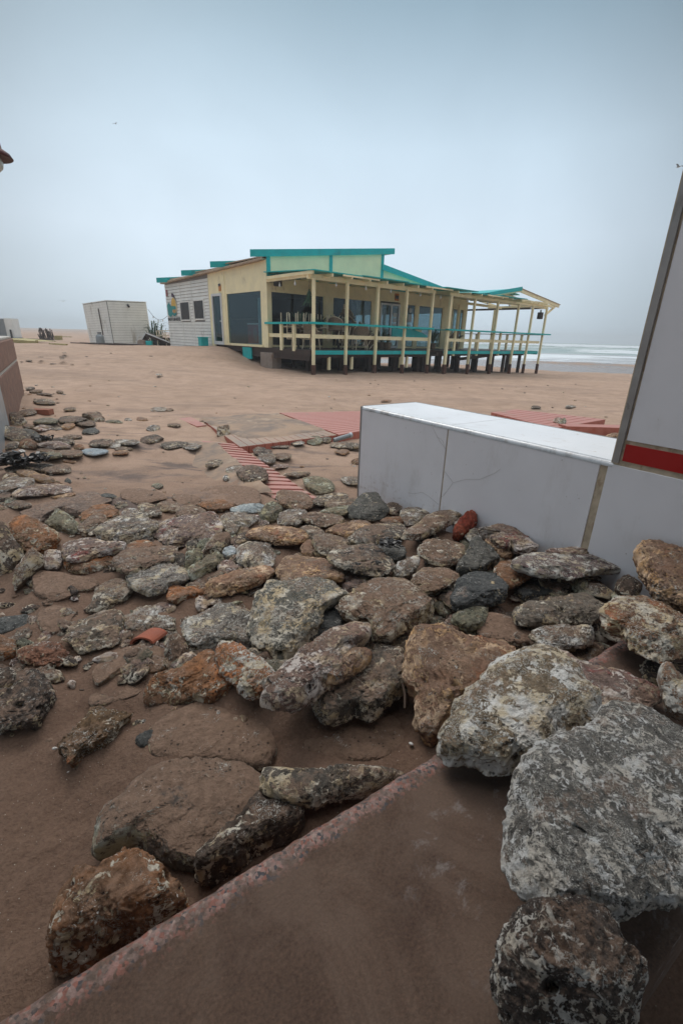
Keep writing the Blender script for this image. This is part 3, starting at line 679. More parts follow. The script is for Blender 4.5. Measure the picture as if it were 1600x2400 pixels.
# ------------------------------------------------------------------ granite ledge in the foreground
SLZ = .25
SLAB0 = onz(0, 2376, SLZ)[:2]; _q = onz(1462, 1487, SLZ)[:2]
SLD = (_q - SLAB0) / np.linalg.norm(_q - SLAB0); SLN = np.array([SLD[1], -SLD[0]])     # along the edge, and inward (toward the camera)
def make_ledge():
    n = NT('granite_ledge'); p = n.tc.outputs['Object']; x, y = n.xyz(p)[0], n.math('MULTIPLY', n.xyz(p)[1], -1)
    v = n.t.nodes.new('ShaderNodeTexVoronoi'); n.L(p, v.inputs['Vector']); v.inputs['Scale'].default_value = 150
    chip = n.xyz(v.outputs['Color'])[0]
    gr = n.ramp(chip, [(0, (.05, .045, .05)), (.12, (.27, .10, .07)), (.30, (.32, .17, .14)), (.48, (.27, .17, .145)), (.62, (.20, .14, .12)), (.80, (.36, .25, .21)), (.93, (.09, .075, .075)), (1, (.42, .34, .30))], 'CONSTANT')
    gr = n.mix(n.rng(n.noise(p, 120, 3), .3, .7), n.mix(1, gr, (.75, .75, .75), 'MULTIPLY'), gr)
    film = n.mix(n.rng(n.noise(p, 5, 8, .72), .3, .7), (.074, .043, .030), (.104, .063, .043)); film = n.mix(n.math('MULTIPLY', n.rng(n.noise(n.vmul(p, (1, 3, 1)), 6, 8, .7, 1.5), .50, .66), .35), film, (.08, .052, .038))
    film = n.mix(1, film, n.ramp(n.noise(p, 150, 6, .75), [(.3, (.62, .60, .58)), (.5, (1, 1, 1)), (.7, (1.45, 1.4, 1.35))]), 'MULTIPLY'); film = n.mix(n.math('MULTIPLY', n.rng(n.noise(p, 3.2, 8, .7, .8), .45, .62), .45), film, (.17, .115, .085))
    st = n.math('MULTIPLY', n.rng(n.noise(n.vmul(p, (1, 1.3, 1)), 13, 9, .75, .35), .54, .68), n.math('MULTIPLY', n.rng(x, .55, .80), n.rng(y, .06, .16)))
    film = n.mix(n.math('MULTIPLY', st, .45), film, (.34, .31, .30))
    edge = n.math('ADD', n.math('ADD', y, n.math('MULTIPLY', n.math('SUBTRACT', n.noise(p, 16, 5, .7), .5), .05)), n.math('MULTIPLY', n.math('SUBTRACT', chip, .5), .022))
    m = n.rng(edge, .034, .060)
    gr = n.mix(n.rng(n.noise(p, 22, 6, .7), .42, .68), gr, film); col = n.mix(m, gr, film)
    nor = n.bump(n.math('MULTIPLY', chip, n.math('SUBTRACT', 1, m)), .003, .6); nor = n.bump(n.noise(p, 160, 6, .7), .003, .8, nor); nor = n.bump(n.noise(p, 10, 4), .008, .4, nor)
    n.fin(col, n.mix(m, (.55, .55, .55), (.9, .9, .9)), nor, spec=.4)
    r = math.atan2(SLD[1], SLD[0])
    # local x along the edge, local y away from the sand
    L, Wd, T = 2.35, .53, .30
    bm = bmesh.new(); N1, N2 = 150, 14
    prof = [(.03, -T), (.012, -T + .03), (.006, -.05), (.003, -.024), (.008, -.008), (.020, 0.0)] + [(.02 + (Wd - .02) * (k / 30) ** 1.3, 0) for k in range(1, 31)] + [(Wd, -T)]
    rows = []
    for i in range(N1 + 1):
        a = -.35 + L * i / N1
        rows.append([bm.verts.new((a, -yy, zz)) for yy, zz in prof])
    for i in range(N1):
        for j in range(len(prof) - 1):
            bm.faces.new((rows[i][j], rows[i][j + 1], rows[i + 1][j + 1], rows[i + 1][j]))
    bm.faces.new(rows[0][::-1]); bm.faces.new(rows[-1])
    me = bpy.data.meshes.new('granite_ledge'); bmesh.ops.recalc_face_normals(bm, faces=bm.faces); bm.to_mesh(me); bm.free()
    co = np.empty(len(me.vertices) * 3); me.vertices.foreach_get('co', co); co = co.reshape(-1, 3)
    e = 1 - sstep(-co[:, 1], .01, .06)
    co[:, 1] -= e * (fbm(co * 30, 3) * .005 + fbm(co * 5 + 7, 2) * .006); co[:, 2] += e * fbm(co * 26 + 4, 3) * .004 + fbm(co * 6, 2) * .002
    me.vertices.foreach_set('co', co.ravel())
    me.polygons.foreach_set('use_smooth', [True] * len(me.polygons)); me.materials.append(n.m)
    o = bpy.data.objects.new('granite_ledge', me); COL.objects.link(o)
    o.matrix_world = Matrix(((SLD[0], -SLN[0], 0, SLAB0[0]), (SLD[1], -SLN[1], 0, SLAB0[1]), (0, 0, 1, SLZ), (0, 0, 0, 1)))
    tag(o, 'pink granite ledge with a speckled edge and a brown film of sand, in the foreground', 'ledge')
    return o
make_ledge()

# ------------------------------------------------------------------ tiled wall with its pillar
FL = np.array([.13, 3.6]); WRZ = math.atan2(-1.57, 1.10)
WD = np.array([math.cos(WRZ), math.sin(WRZ)]); WN = np.array([-WD[1], WD[0]])     # WN points away from the camera
def tile_mat(name, col, streak=.0):
    n = NT(name); p = n.tc.outputs['Object']
    a = n.noise(p, 2.2, 6, .6)
    c = n.mix(n.rng(a, .3, .7), tuple(x * .93 for x in col), col)
    c = n.mix(n.math('MULTIPLY', n.rng(n.noise(n.vmul(p, (1, 1, .35)), 5, 8, .7), .52, .78), .35), c, (.36, .32, .28))
    sp = n.math('MULTIPLY', n.math('LESS_THAN', n.voro(p, 22), .05), n.rng(n.noise(p, 4), .45, .6))
    c = n.mix(sp, c, (.18, .13, .10))
    if streak:
        s = n.math('MULTIPLY', n.rng(n.noise(n.vmul(p, (3, 9, 1)), 3.2, 9, .72, 1.0), .60, .68), streak)
        c = n.mix(s, c, (.45, .36, .29))
    ft = n.math('MULTIPLY', n.rng(n.math('ADD', n.xyz(p)[2], n.math('MULTIPLY', n.noise(p, 3, 4), .3)), .50, .22), n.rng(n.noise(p, 26, 8, .75, .4), .50, .66))
    if not streak: c = n.mix(n.math('MULTIPLY', ft, .5), c, (.30, .22, .17))
    return n.fin(c, n.rng(a, .3, .7, .30, .45), n.bump(n.noise(p, 60, 4), .0006, .4), spec=.4)
def make_tiled_wall():
    r = empty('tiled_wall', (FL[0], FL[1], 0), 'low wall clad in large white tiles ending in a tall pillar with a red stripe', 'wall', rz=WRZ)
    front = tile_mat('tile_front', (.75, .745, .775)); top = tile_mat('tile_top', (.80, .82, .85), .8)
    grout = plain('grout', (.46, .38, .28), .9, .2, 20, stain=(.22, .13, .07), stain_amt=.8); trim = plain('edge_trim', (.30, .29, .28), .35, .12, 9, stain=(.14, .12, .1), stain_amt=.4, metal=.2)
    tl = plain('edge_trim_light', (.46, .48, .50), .3, .1, 12, stain=(.2, .17, .15), stain_amt=.8, metal=.2)
    red = plain('red_tile', (.36, .004, .004), .35, .05, 3)
    H, WW, X1, X2, HP = .75, .575, 1.915, 3.3, 2.95
    b = lambda nm, mt, m, **k: m.build(nm, mt, r, **k)
    b('core', grout, MB().box(.004, X1, .006, WW - .006, -.4, H - .006).box(X1 - .01, X2, .006, WW + .4, -.4, HP - .01))
    for a, c in ((.012, .905), (.917, 1.862)): b('tile', front, MB().box(a, c, 0, .012, -.4, H - .026), bevel=.0015)
    b('tile', front, MB().box(1.899, X2, 0, .012, -.4, H - .012), bevel=.0015)
    b('tile', front, MB().box(X1 + .034, X2, 0, .012, H + .105, HP), bevel=.0015)
    b('red_stripe', red, MB().box(X1 + .036, X2, .001, .013, H + .012, H + .088), bevel=.001)
    for a, c in ((.006, .905), (.911, X1)): b('top_tile', top, MB().box(a, c, .028, WW - .004, H - .008, H), bevel=.001)
    # quarter round edge trims
    k = 6; q = [(.002 + .026 * (1 - math.cos(i * math.pi / 2 / k)) - .004, H + .001 - .026 * (1 - math.sin(i * math.pi / 2 / k))) for i in range(k + 1)]
    m = MB().prism([(yy, zz) for yy, zz in q] + [(.026, H - .024), (.004, H - .026)], 'x', -.002, X1 + .002)
    b('top_trim', tl, m, smooth=False)
    b('edge_trim', trim, MB().box(-.004, .010, -.003, .010, -.4, H - .002).box(-.003, .004, .012, WW, H - .02, H + .002).box(0, X1, WW - .006, WW + .003, H - .02, H + .002))
    q = [(X1 + .045 * (1 - math.sin(i * math.pi / 2 / k)) - .001, -.006 + .03 * (1 - math.cos(i * math.pi / 2 / k))) for i in range(k + 1)]
    b('pillar_trim', trim, MB().box(X1 + .0, X1 + .026, -.007, .012, H + .0, HP))
    b('pillar_side', front, MB().box(X1 - .004, X1 + .006, .02, WW + .4, H + .002, HP))
    # hairline cracks spreading from the joint
    cr = plain('crack', (.40, .38, .37), .9)
    def crack(pts, w=.0011):
        m = MB()
        for (a, za), (c, zc) in zip(pts, pts[1:]): m.bar((a, -.0006, za), (c, -.0006, zc), w, .0012, up=(0, 1, 0))
        return m
    m = crack([(.905, .60), (.85, .64), (.80, .69), (.78, .715)]); m2 = crack([(.91, .46), (.96, .43), (1.0, .40), (.97, .35), (.93, .29), (.91, .27)])
    m3 = crack([(1.0, .40), (1.1, .45), (1.2, .475), (1.30, .54), (1.33, .57)]); m4 = crack([(.90, .22), (.80, .25), (.74, .26), (.66, .225), (.60, .215)], .0016)
    m5 = crack([(.905, .60), (.88, .64), (.86, .655), (.82, .66)])
    for mm in (m2, m3, m4, m5): m.add(mm.v, mm.f)
    b('crack', cr, m)
    return r
make_tiled_wall()

# ------------------------------------------------------------------ brown block wall at the left edge
def make_block_wall():
    E = onz(38, 962, 0)[:2]; P1 = onz(42, 845, .66)[:2]; P0 = onz(0, 884, .66)[:2]
    d = (P0 - P1) / np.linalg.norm(P0 - P1); rz = math.atan2(d[1], d[0])
    E = P1 - d * 0.0
    r = empty('block_wall', (E[0], E[1], 0), 'brown rendered block wall with a pale mortar band at the left edge', 'wall', rz=rz)
    nrm_ = np.array([-math.sin(rz), math.cos(rz)]); side = -1 if (nrm_ @ (-E)) > 0 else 1       # thickness goes away from the camera
    br = plain('rendered_brown', (.235, .135, .10), .9, .25, 7, bump=.01, stain=(.35, .26, .2), stain_amt=.5)
    pale = plain('pale_mortar', (.44, .42, .38), .8, .15, 9); tile = plain('pale_tile', (.36, .40, .43), .4, .1, 4, stain=(.25, .2, .17), stain_amt=.6)
    y0, y1 = sorted((0, side * .35))
    m = MB().box(-.0, 6, y0, y1, .69, 1.06); m.build('upper_course', br, r, bevel=.02)
    MB().box(.004, 6, y0 + .01, y1 + (-.01), .655, .69).build('mortar_band', pale, r)
    MB().prism([(0, .655), (6, .655), (6, -.3), (.5, -.3), (.28, -.1), (.10, .12), (-.02, .26)], 'y', y0, y1).build('lower_course', br, r, bevel=.015)
    MB().box(.1, 6, y0 + .02, y1 - .02, 1.06, 1.10).build('cap', pale, r, bevel=.01)
    f0, f1 = sorted((-side * .012, -side * .001))
    s0 = None
    Q = onplane(10, 955, (E[0], E[1], 0), (nrm_[0], nrm_[1], 0))[:2]; s0 = float((Q - E) @ d)
    MB().box(s0, 6, f0, f1, -.3, .60).build('tile_facing', tile, r)
make_block_wall()

# ------------------------------------------------------------------ red boardwalk panels
def board_mat(name, amt):
    n = NT(name); g = n.geo.outputs['Position']; p = n.tc.outputs['Object']
    c = n.mix(n.rng(n.noise(n.vmul(p, (2, 20, 2)), 4, 6, .6), .3, .7), (.38, .105, .070), (.46, .17, .125))
    nz = n.xyz(n.geo.outputs['Normal'])[2]
    f = n.math('MULTIPLY', n.rng(n.noise(g, 3.0, 7, .65, .4), .62 - amt * .35, .78 - amt * .3), n.rng(nz, .3, .8))
    c = n.mix(n.math('MULTIPLY', n.rng(nz, .3, .8), .40), c, (.42, .27, .25))
    c = n.mix(f, c, n.mix(n.rng(n.noise(g, 1.8, 5), .4, .6), (.26, .20, .16), (.34, .23, .165)))
    return n.fin(c, .6, n.bump(n.noise(p, 50, 5), .003, .6), spec=.4)
def make_panel(label, quad, z, nb, amt, th=.10, gap=.012, flip=False, zoff=(0, 0, 0, 0)):
    """quad: pixel corners (back-left, back-right, front-right, front-left) on the height z"""
    P = [onz(x, y, z + dz) for (x, y), dz in zip(quad, zoff)]; c = sum(P) / 4
    m = MB(); P = [p - c for p in P]
    if flip: P = [P[3], P[0], P[1], P[2]]
    for i in range(nb):
        a, bq = i / nb, (i + 1) / nb - gap / 1.5
        A = P[0] + (P[3] - P[0]) * a; B = P[1] + (P[2] - P[1]) * a; Cc = P[1] + (P[2] - P[1]) * bq; D = P[0] + (P[3] - P[0]) * bq
        t = np.array([0, 0, th]); m.add([A, B, Cc, D, A - t, B - t, Cc - t, D - t], [(0, 1, 2, 3), (7, 6, 5, 4), (0, 4, 5, 1), (1, 5, 6, 2), (2, 6, 7, 3), (3, 7, 4, 0)])
    t = np.array([0, 0, .012])
    if gap < .1: m.add([q * .985 - t for q in P] + [q * .985 - np.array([0, 0, th + .02]) for q in P], [(0, 1, 2, 3), (7, 6, 5, 4), (0, 4, 5, 1), (1, 5, 6, 2), (2, 6, 7, 3), (3, 7, 4, 0)])
    o = m.build('boardwalk_panel', board_mat('board_%d' % int(amt * 100), amt), None, bevel=.006, loc=Vector(c))
    tag(o, label, 'boardwalk panel', 'red boardwalk panels in the sand'); return o
make_panel('clean red slatted boardwalk panel running behind the left end of the white tiled wall', [(655, 967), (905, 962), (905, 1000), (796, 1019)], .10, 15, .15, .12, zoff=(0, 0, 0, 0))
make_panel('red boardwalk panel almost covered by a sheet of grey sand, beside the grey tube', [(470, 981), (652, 968), (792, 1019), (563, 1047)], .085, 13, 2.2, .10, gap=.004, flip=True, zoff=(-.06, 0, 0, 0))
make_panel('half buried boardwalk panel with stepped red slats pointing at the rubble', [(470, 1032), (552, 1040), (752, 1172), (640, 1172)], .055, 17, .45, .08, gap=.034, zoff=(-.05, .012, .03, -.05))
make_panel('short piece of pale red boardwalk at the left end of the row', [(418, 980), (448, 977), (484, 996), (462, 999)], .03, 5, .35, .06, flip=True)
make_panel('pinkish boardwalk panel lying beyond the middle of the white tiled wall', [(1150, 966), (1208, 959), (1420, 983), (1300, 1004)], .10, 10, .35, .14)
make_panel('tilted red boardwalk panel wedged beside the tall pillar', [(1308, 993), (1470, 996), (1470, 1003), (1330, 999)], .13, 3, .2, .16)

def sand_drift(name, quad, z, label, holes=.0, seed=0, thick=.014, zo=(0, 0, 0, 0)):
    N = 70; P = [onz(x, y, z + d) for (x, y), d in zip(quad, zo)]
    u, v = np.meshgrid(np.linspace(0, 1, N), np.linspace(0, 1, N)); u = u.ravel()[:, None]; v = v.ravel()[:, None]
    G = (P[0] * (1 - u) + P[1] * u) * (1 - v) + (P[3] * (1 - u) + P[2] * u) * v
    e = np.minimum(np.minimum(u, 1 - u), np.minimum(v, 1 - v))[:, 0]
    h = sstep(e + fbm(G * np.array([3, 3, 0]) + seed, 4) * .10 - holes, -.01, .07)
    G[:, 2] += -.016 + h * (thick + .016) + fbm(G * np.array([5, 5, 0]) + 3, 3) * .004
    c = G.mean(0); c[2] = z; m = MB(); i = np.arange(N - 1)
    m.v = [tuple(g) for g in G - c]; m.f = [(a * N + b, a * N + b + 1, (a + 1) * N + b + 1, (a + 1) * N + b) for a in range(N - 1) for b in range(N - 1)]
    o = m.build(name, DRIFT, None, smooth=True, loc=Vector(c)); tag(o, label, 'sand', kind='stuff')
_n = NT('drift_sand'); _p = _n.geo.outputs['Position']
_c = _n.mix(_n.rng(_n.noise(_p, 2.2, 7, .65, .5), .35, .62), (.20, .16, .135), (.36, .25, .175))
_c = _n.mix(_n.rng(_n.noise(_p, 5, 6, .65, .5), .52, .66), _c, (.40, .30, .22))
DRIFT = _n.fin(_c, .85, _n.bump(_n.noise(_p, 90, 5, .7), .006, .8), spec=.3)
sand_drift('sand_drift', [(462, 979), (652, 966), (786, 1010), (574, 1034)], .085, 'sheet of grey-brown sand lying on the middle boardwalk panel', zo=(-.05, 0, 0, 0))
sand_drift('sand_drift', [(380, 1030), (508, 1036), (640, 1150), (520, 1165)], .05, 'sand drifted over the left half of the stepped boardwalk panel', zo=(-.10, .0, .02, -.09), seed=4)

# ------------------------------------------------------------------ lantern at the upper left
def make_lantern():
    c = aty(-25, 366, 3.6); r = empty('street_lantern', (c[0], c[1], gz(c[0], c[1])), 'dark red metal lantern with a white glass globe hanging at the upper left edge', 'street lamp')
    h = c[2] - gz(c[0], c[1])
    iron = plain('lantern_iron', (.07, .012, .010), .5, .3, 20); gl = plain('lantern_glass', (.60, .66, .60), .25, .03)
    MB().tube([(-.55, 0, -.2), (-.55, 0, h + .35)], .045, 12, .03).build('pole', iron, r)
    MB().tube([(-.55, 0, h + .3), (-.35, 0, h + .42), (-.12, 0, h + .40), (0, 0, h + .22)], .015, 8).build('arm', iron, r)
    MB().lathe([(.001, h + .24), (.012, h + .22), (.018, h + .15), (.05, h + .13), (.075, h + .09), (.08, h + .05), (.12, h + .025), (.135, h + .0), (.13, h - .004), (.08, h + .01), (.001, h + .015)], n=28).build('lamp_shade', iron, r, smooth=True)
    MB().lathe([(.06, h + .0), (.074, h - .03), (.066, h - .06), (.04, h - .085), (.001, h - .092)], n=24).build('globe', gl, r, smooth=True)
make_lantern()

# ------------------------------------------------------------------ white clad store beside the club
def make_store():
    P = aty(268, 808, 27.2); d = math.radians(45)
    r = empty('white_store', (P[0], P[1], gz(P[0], P[1]) - .05), 'leaning white clad store box standing in the sand left of the beach club', 'shed', rot=(math.radians(-1.0), math.radians(-1.5), d))
    H = 2.30; clad = MT['clad']
    MB().box(.02, 2.15, .02, 4.0, -.5, H - .02).build('body', MT['groove'], r)
    m = MB(); z = -.4
    while z < H - .05:
        m.box(0, 2.17, -.012, .02, z, z + .124); m.box(-.012, .02, .0, 4.0, z, min(z + .124, H - .02)); z += .133
    m.build('cladding', clad, r)
    MB().box(-.03, 2.2, -.03, 4.05, H - .02, H + .02).build('roof', clad, r); MB().box(-.02, .01, -.02, .01, -.4, H).build('corner_trim', MT['groove'], r)
    MB().box(-.04, -.012, 1.35, 1.47, .55, 1.95).build('post', MT['darkwood'], r)
    MB().lathe([(.001, 1.62), (.05, 1.6)], n=6)
    b = MB().tube([(1.1, -.02, 2.12), (1.1, -.16, 2.02)], .06, 8); b.build('flood_lamp', MT['black'], r)
    Q = aty(237, 806, 26.6)
    t = empty('gas_bottle', (Q[0], Q[1], gz(Q[0], Q[1]) - .02), 'grey gas bottle standing against the left side of the white store', 'gas bottle')
    MB().lathe([(.001, 0), (.20, 0), (.21, .05), (.21, .40), (.17, .50), (.07, .55), (.07, .62), (.001, .62)], n=16).build('tank', MT['grey'], t, smooth=True)
    MB().lathe([(.10, .54), (.11, .66), (.09, .66), (.08, .54)], n=12).build('collar', MT['grey'], t)
make_store()

def wreck(name, label, cat, px, py, Y, builder, rz=0, group=None):
    P = aty(px, py, Y); z = gz(P[0], P[1]); r = empty(name, (P[0], P[1], z), label, cat, rz=rz, group=group); builder(r); return r
def _frame(r):
    MB().bar((0, 0, 0), (.0, 0, .75), .04, .04).bar((.45, 0, 0), (.45, 0, .72), .04, .04).bar((.95, 0, 0), (.95, 0, .78), .04, .04).bar((-.02, 0, .74), (1.0, 0, .80), .04, .04).bar((-.02, 0, .5), (1.0, 0, .55), .03, .04).bar((.3, 0, .72), (.75, 0, .02), .03, .03)\
        .bar((0, .5, 0), (0, .5, .75), .04, .04).bar((.95, .5, 0), (.95, .5, .78), .04, .04).bar((0, 0, .74), (0, .5, .74), .03, .04).bar((.95, 0, .78), (.95, .5, .78), .03, .04).build('frame', MT['chairleg'], r)
    MB().box(.06, .92, .1, .45, 0, .42).build('crate', MT['darkwood'], r)
wreck('table_frame', 'pale timber table frame piled against the far corner of the beach club', 'table frame', 371, 812, 26.2, _frame, rz=.15)
def _awn(r):
    MB().prism([(-.1, .02), (.35, .62), (1.55, .18), (1.5, .10), (.3, .48), (.0, .0)], 'y', 0, .9).build('panel', MT['darkwood'], r)
    MB().bar((-.1, -.03, .02), (.35, -.03, .64), .05, .04).bar((.35, -.03, .64), (1.55, -.03, .19), .05, .05).bar((-.2, -.03, .0), (-.05, -.03, .5), .03, .03).bar((-.05, -.03, .5), (.3, -.03, .55), .03, .03).build('frame', MT['white'], r)
wreck('fallen_awning', 'fallen dark awning with white frame leaning between the white store and the club', 'awning', 330, 812, 26.0, _awn, rz=.1)
wreck('tool_box', 'small dark green box under the fallen awning', 'box', 343, 814, 25.7, lambda r: (MB().box(0, .28, 0, .25, 0, .22).build('case', MT['teal'], r, bevel=.02), MB().box(.08, .2, -.01, 0, .22, .26).build('grip', MT['black'], r)))
wreck('concrete_lump', 'rough pinkish concrete lump beside the fallen awning', 'rubble', 322, 814, 25.8, lambda r: MB().prism([(0, 0), (.05, .24), (.2, .3), (.42, .26), (.46, 0)], 'y', 0, .3).build('block', MT['concrete'], r, bevel=.03))
def _bush(r):
    m = MB()
    for k in range(60):
        a = rnd.uniform(0, 6.28); l = rnd.uniform(.5, 1.35); sp = rnd.uniform(.05, .5)
        p0 = Vector((rnd.uniform(-.2, .2), rnd.uniform(-.2, .2), 0)); p1 = p0 + Vector((math.cos(a) * sp, math.sin(a) * sp, l)); p2 = p1 + Vector((math.cos(a) * .25, math.sin(a) * .25, rnd.uniform(-.15, .05)))
        m.bar(p0, p1, .05, .008).bar(p1, p2, .04, .006)
    m.build('foliage', MT['leaf'], r); MB().lathe([(.001, 0), (.18, 0), (.22, .3), (.001, .3)], n=10).build('pot', MT['black'], r)
wreck('uprooted_plant', 'dark spiky uprooted plant behind the fallen awning by the club corner', 'plant', 366, 808, 28.0, _bush)
def _sticks(r):
    m = MB()
    for k in range(34):
        x = rnd.uniform(-.55, .45); m.bar((x, rnd.uniform(-.2, .2), -.1), (x + rnd.uniform(-.22, .12), rnd.uniform(-.2, .2), rnd.uniform(.35, .85)), .05, .04)
    m.build('stakes', MT['darkwood'], r); MB().box(.5, .85, -.1, .3, 0, .30).build('board', MT['yellowdeck'], r)
wreck('stake_bundle', 'bundle of dark broken stakes sticking out of the dune beside a yellow board', 'stakes', 117, 803, 36, _sticks)
def _plat(r):
    MB().prism([(-2.2, .10), (0, -.1), (0, .10), (-2.2, .20)], 'y', -.04, .04).build('edge_board', MT['yellowdeck'], r); MB().add([(-2.2, 0, .20), (0, 0, .10), (.5, 1.2, .10), (-1.6, 1.6, .2)], [(0, 1, 2, 3)]).box(-.05, 0.02, -.05, .1, -.3, .15).build('boards', MT['yellowdeck'], r)
    MB().box(-.35, .15, -.1, .1, -.22, -.02).build('block', MT['darkwood'], r)
wreck('broken_platform', 'yellowish broken timber platform on the dune at the far left', 'platform', 88, 806, 26, _plat)
def _shack(r):
    MB().box(-6, 0, 0, 1.2, -1, 1.25).build('body', MT['grey'], r); MB().box(0, .5, .05, 1.2, -1, 1.28).build('end_section', MT['clad'], r); MB().box(-.62, -.42, -.03, 0, -1, 1.5).build('strap', MT['black'], r)
    MB().box(-6, .6, -.1, 1.2, -1.0, .02).build('skid', MT['darkwood'], r); MB().box(.25, .33, -.04, .05, 0, .55).build('handle', MT['black'], r)
wreck('grey_cabin', 'grey cabin with a black strap cut off by the left edge beyond the block wall', 'cabin', 18, 792, 34, _shack, rz=.25)
for i, (px, py, Y, L, lab, rz) in enumerate(((50, 791, 30, 2.2, 'long dark plank on the dune beside the grey cabin', .1), (85, 795, 34, 2.6, 'thin dark plank between the grey cabin and the stake bundle', -.05),
        (215, 806, 26.5, 2.2, 'dark plank lying left of the white store', .03), (262, 811, 25.5, 2.4, 'dark splintered plank in front of the white store', -.02), (293, 809, 25.8, 2.0, 'blue-black beam along the foot of the white store', .06),
        (138, 814, 24, 1.1, 'short tan plank on the sand right of the stake bundle', -.35), (150, 793, 50, 1.7, 'distant tan plank on the dune crest', 0), (104, 807, 30, 1.6, 'grey plank right behind the broken platform', -.1))):
    P = aty(px, py, Y); z = gz(P[0], P[1])
    m = MB().box(-L / 2, L / 2, -.07, .07, 0, .045).box(-L * .3, L * .42, .06, .16, .01, .06)
    o = m.build('plank', MT['yellowdeck'] if i in (5, 6) else MT['darkwood'], None, loc=(P[0], P[1], z + .01)); o.rotation_euler = (0, rnd.uniform(-.02, .02), rz); tag(o, lab, 'plank', 'loose planks on the dune')

# cable hanging between store and club, with little lamps
P0 = aty(347, 725, 27.6); P1 = aty(392, 741, 26.5)
pts = [P0 + (P1 - P0) * k / 12 - np.array([0, 0, .35 * math.sin(math.pi * k / 12)]) for k in range(13)]
cbl = empty('festoon_cable', tuple(P0), 'thin festoon cable slung from the white store to the beach club', 'cable')
MB().tube([p - P0 for p in pts], .010, 5).build('cord', MT['black'], cbl)
for k in (3, 6, 9): MB().lathe([(.001, .0), (.03, -.02), (.035, -.08), (.001, -.12)], n=8).build('bulb', MT['white'], cbl, loc=Vector(pts[k] - P0))

# ------------------------------------------------------------------ things on the terrace
def T(s, t, z=.785):
    p = bw(s, t); return (p[0], p[1], z)
def make_chair(label, group):
    r = empty('rattan_chair', (0, 0, 0), label, 'chair', group=group)
    MB().box(-.24, .24, -.22, .24, .42, .47).build('seat', MT['rattan'], r, bevel=.02)
    m = MB(); k = 12
    for i in range(k):
        a0, a1 = math.radians(-20 + 220 * i / k), math.radians(-20 + 220 * (i + 1) / k)
        h = lambda a: .62 + .28 * max(0, math.sin(a)) ** .7
        m.add([(.27 * math.cos(a0), .25 * math.sin(a0), .47), (.27 * math.cos(a1), .25 * math.sin(a1), .47), (.30 * math.cos(a1), .29 * math.sin(a1), h(a1)), (.30 * math.cos(a0), .29 * math.sin(a0), h(a0)),
               (.25 * math.cos(a0), .23 * math.sin(a0), .47), (.25 * math.cos(a1), .23 * math.sin(a1), .47), (.27 * math.cos(a1), .26 * math.sin(a1), h(a1)), (.27 * math.cos(a0), .26 * math.sin(a0), h(a0))],
              [(0, 1, 2, 3), (7, 6, 5, 4), (3, 2, 6, 7), (0, 4, 5, 1)])
    m.build('backrest', MT['rattan'], r)
    m = MB().tube([(.30 * math.cos(math.radians(-20 + 20 * i)), .29 * math.sin(math.radians(-20 + 20 * i)), .62 + .28 * max(0, math.sin(math.radians(-20 + 20 * i))) ** .7) for i in range(12)], .016, 6)
    m.build('rim', MT['chairleg'], r)
    for x, y in ((-.22, -.2), (.22, -.2), (-.2, .22), (.2, .22)): MB().tube([(x * .9, y * .9, .44), (x * 1.1, y * 1.1, 0)], .018, 6).build('leg', MT['chairleg'], r)
    return r
def make_stool(label, group):
    r = empty('bar_chair', (0, 0, 0), label, 'chair', group=group)
    MB().box(-.2, .2, -.2, .2, .44, .48).build('seat', MT['chairleg'], r, bevel=.01)
    for x, y in ((-.19, -.19), (.19, -.19), (-.19, .19), (.19, .19)): MB().box(x - .014, x + .014, y - .014, y + .014, 0, .9 if y > 0 else .44).build('leg', MT['chairleg'], r)
    m = MB()
    for z in (.66, .86): m.box(-.19, .19, .18, .2, z, z + .04)
    m.build('backrest', MT['chairleg'], r); return r
first = None
tb = []
def table(s, t, label):
    r = empty('terrace_table', T(s, t), label, 'table', rz=BRZ, group='tables on the terrace')
    MB().box(-.4, .4, -.35, .35, .70, .74).build('tabletop', MT['rattan'], r); MB().box(-.03, .03, -.03, .03, 0, .70).box(-.25, .25, -.03, .03, 0, .03).box(-.03, .03, -.25, .25, 0, .03).build('pedestal', MT['black'], r)
for s, l in ((.45, 'first table behind the corner post, pale chairs turned upside down on it'), (1.15, 'second table along the terrace, between the corner post and the fan of chairs'), (2.4, 'table half hidden behind the stacked rattan fan')): table(s, 1.4, l)
c0 = make_stool('pale slatted chair upside down on the table nearest the side rail', 'pale chairs turned upside down on the terrace tables')
lab = ['pale slatted chair upside down on the table nearest the side rail', 'pale upturned chair just left of the corner post', 'pale upturned chair seen right behind the corner post', 'pale upturned chair at the left of the rattan fan', 'pale upturned chair rising above the rattan fan']
for i, (s, t) in enumerate(((.15, 1.6), (.62, 1.3), (1.0, 1.6), (1.5, 1.2), (2.5, 1.6))):
    c = c0 if i == 0 else copy_tree(c0)
    c.location = T(s, t, .785 + .74 + .48); c.rotation_euler = (math.pi, 0, BRZ + .2 * i); c['label'] = lab[i]
c0 = make_chair('x', 'rattan chairs stacked on the terrace')
lab = ['rattan tub chair standing upright behind the side rail, leftmost', 'second rattan tub chair from the left, beside the spiky plant', 'rattan chair lying tilted at the left end of the fan', 'rattan chair tipped over in the fan, second from its left', 'rattan chair in the middle of the fan with its arched rim showing', 'rattan chair in the fan just left of the third post', 'rattan chair in the fan seen behind the third post', 'outermost rattan chair of the fan near the third post', 'rattan chair stacked low under the fan', 'upper rattan chair leaning on top of the fan', 'rattan chair standing alone near the end windows', 'rattan chair upside down on the first table behind the corner post', 'rattan chair standing low at the foot of the fan, nearest the front rail', 'rattan chair pushed against the wall behind the fan', 'rattan chair upside down above the middle of the fan']
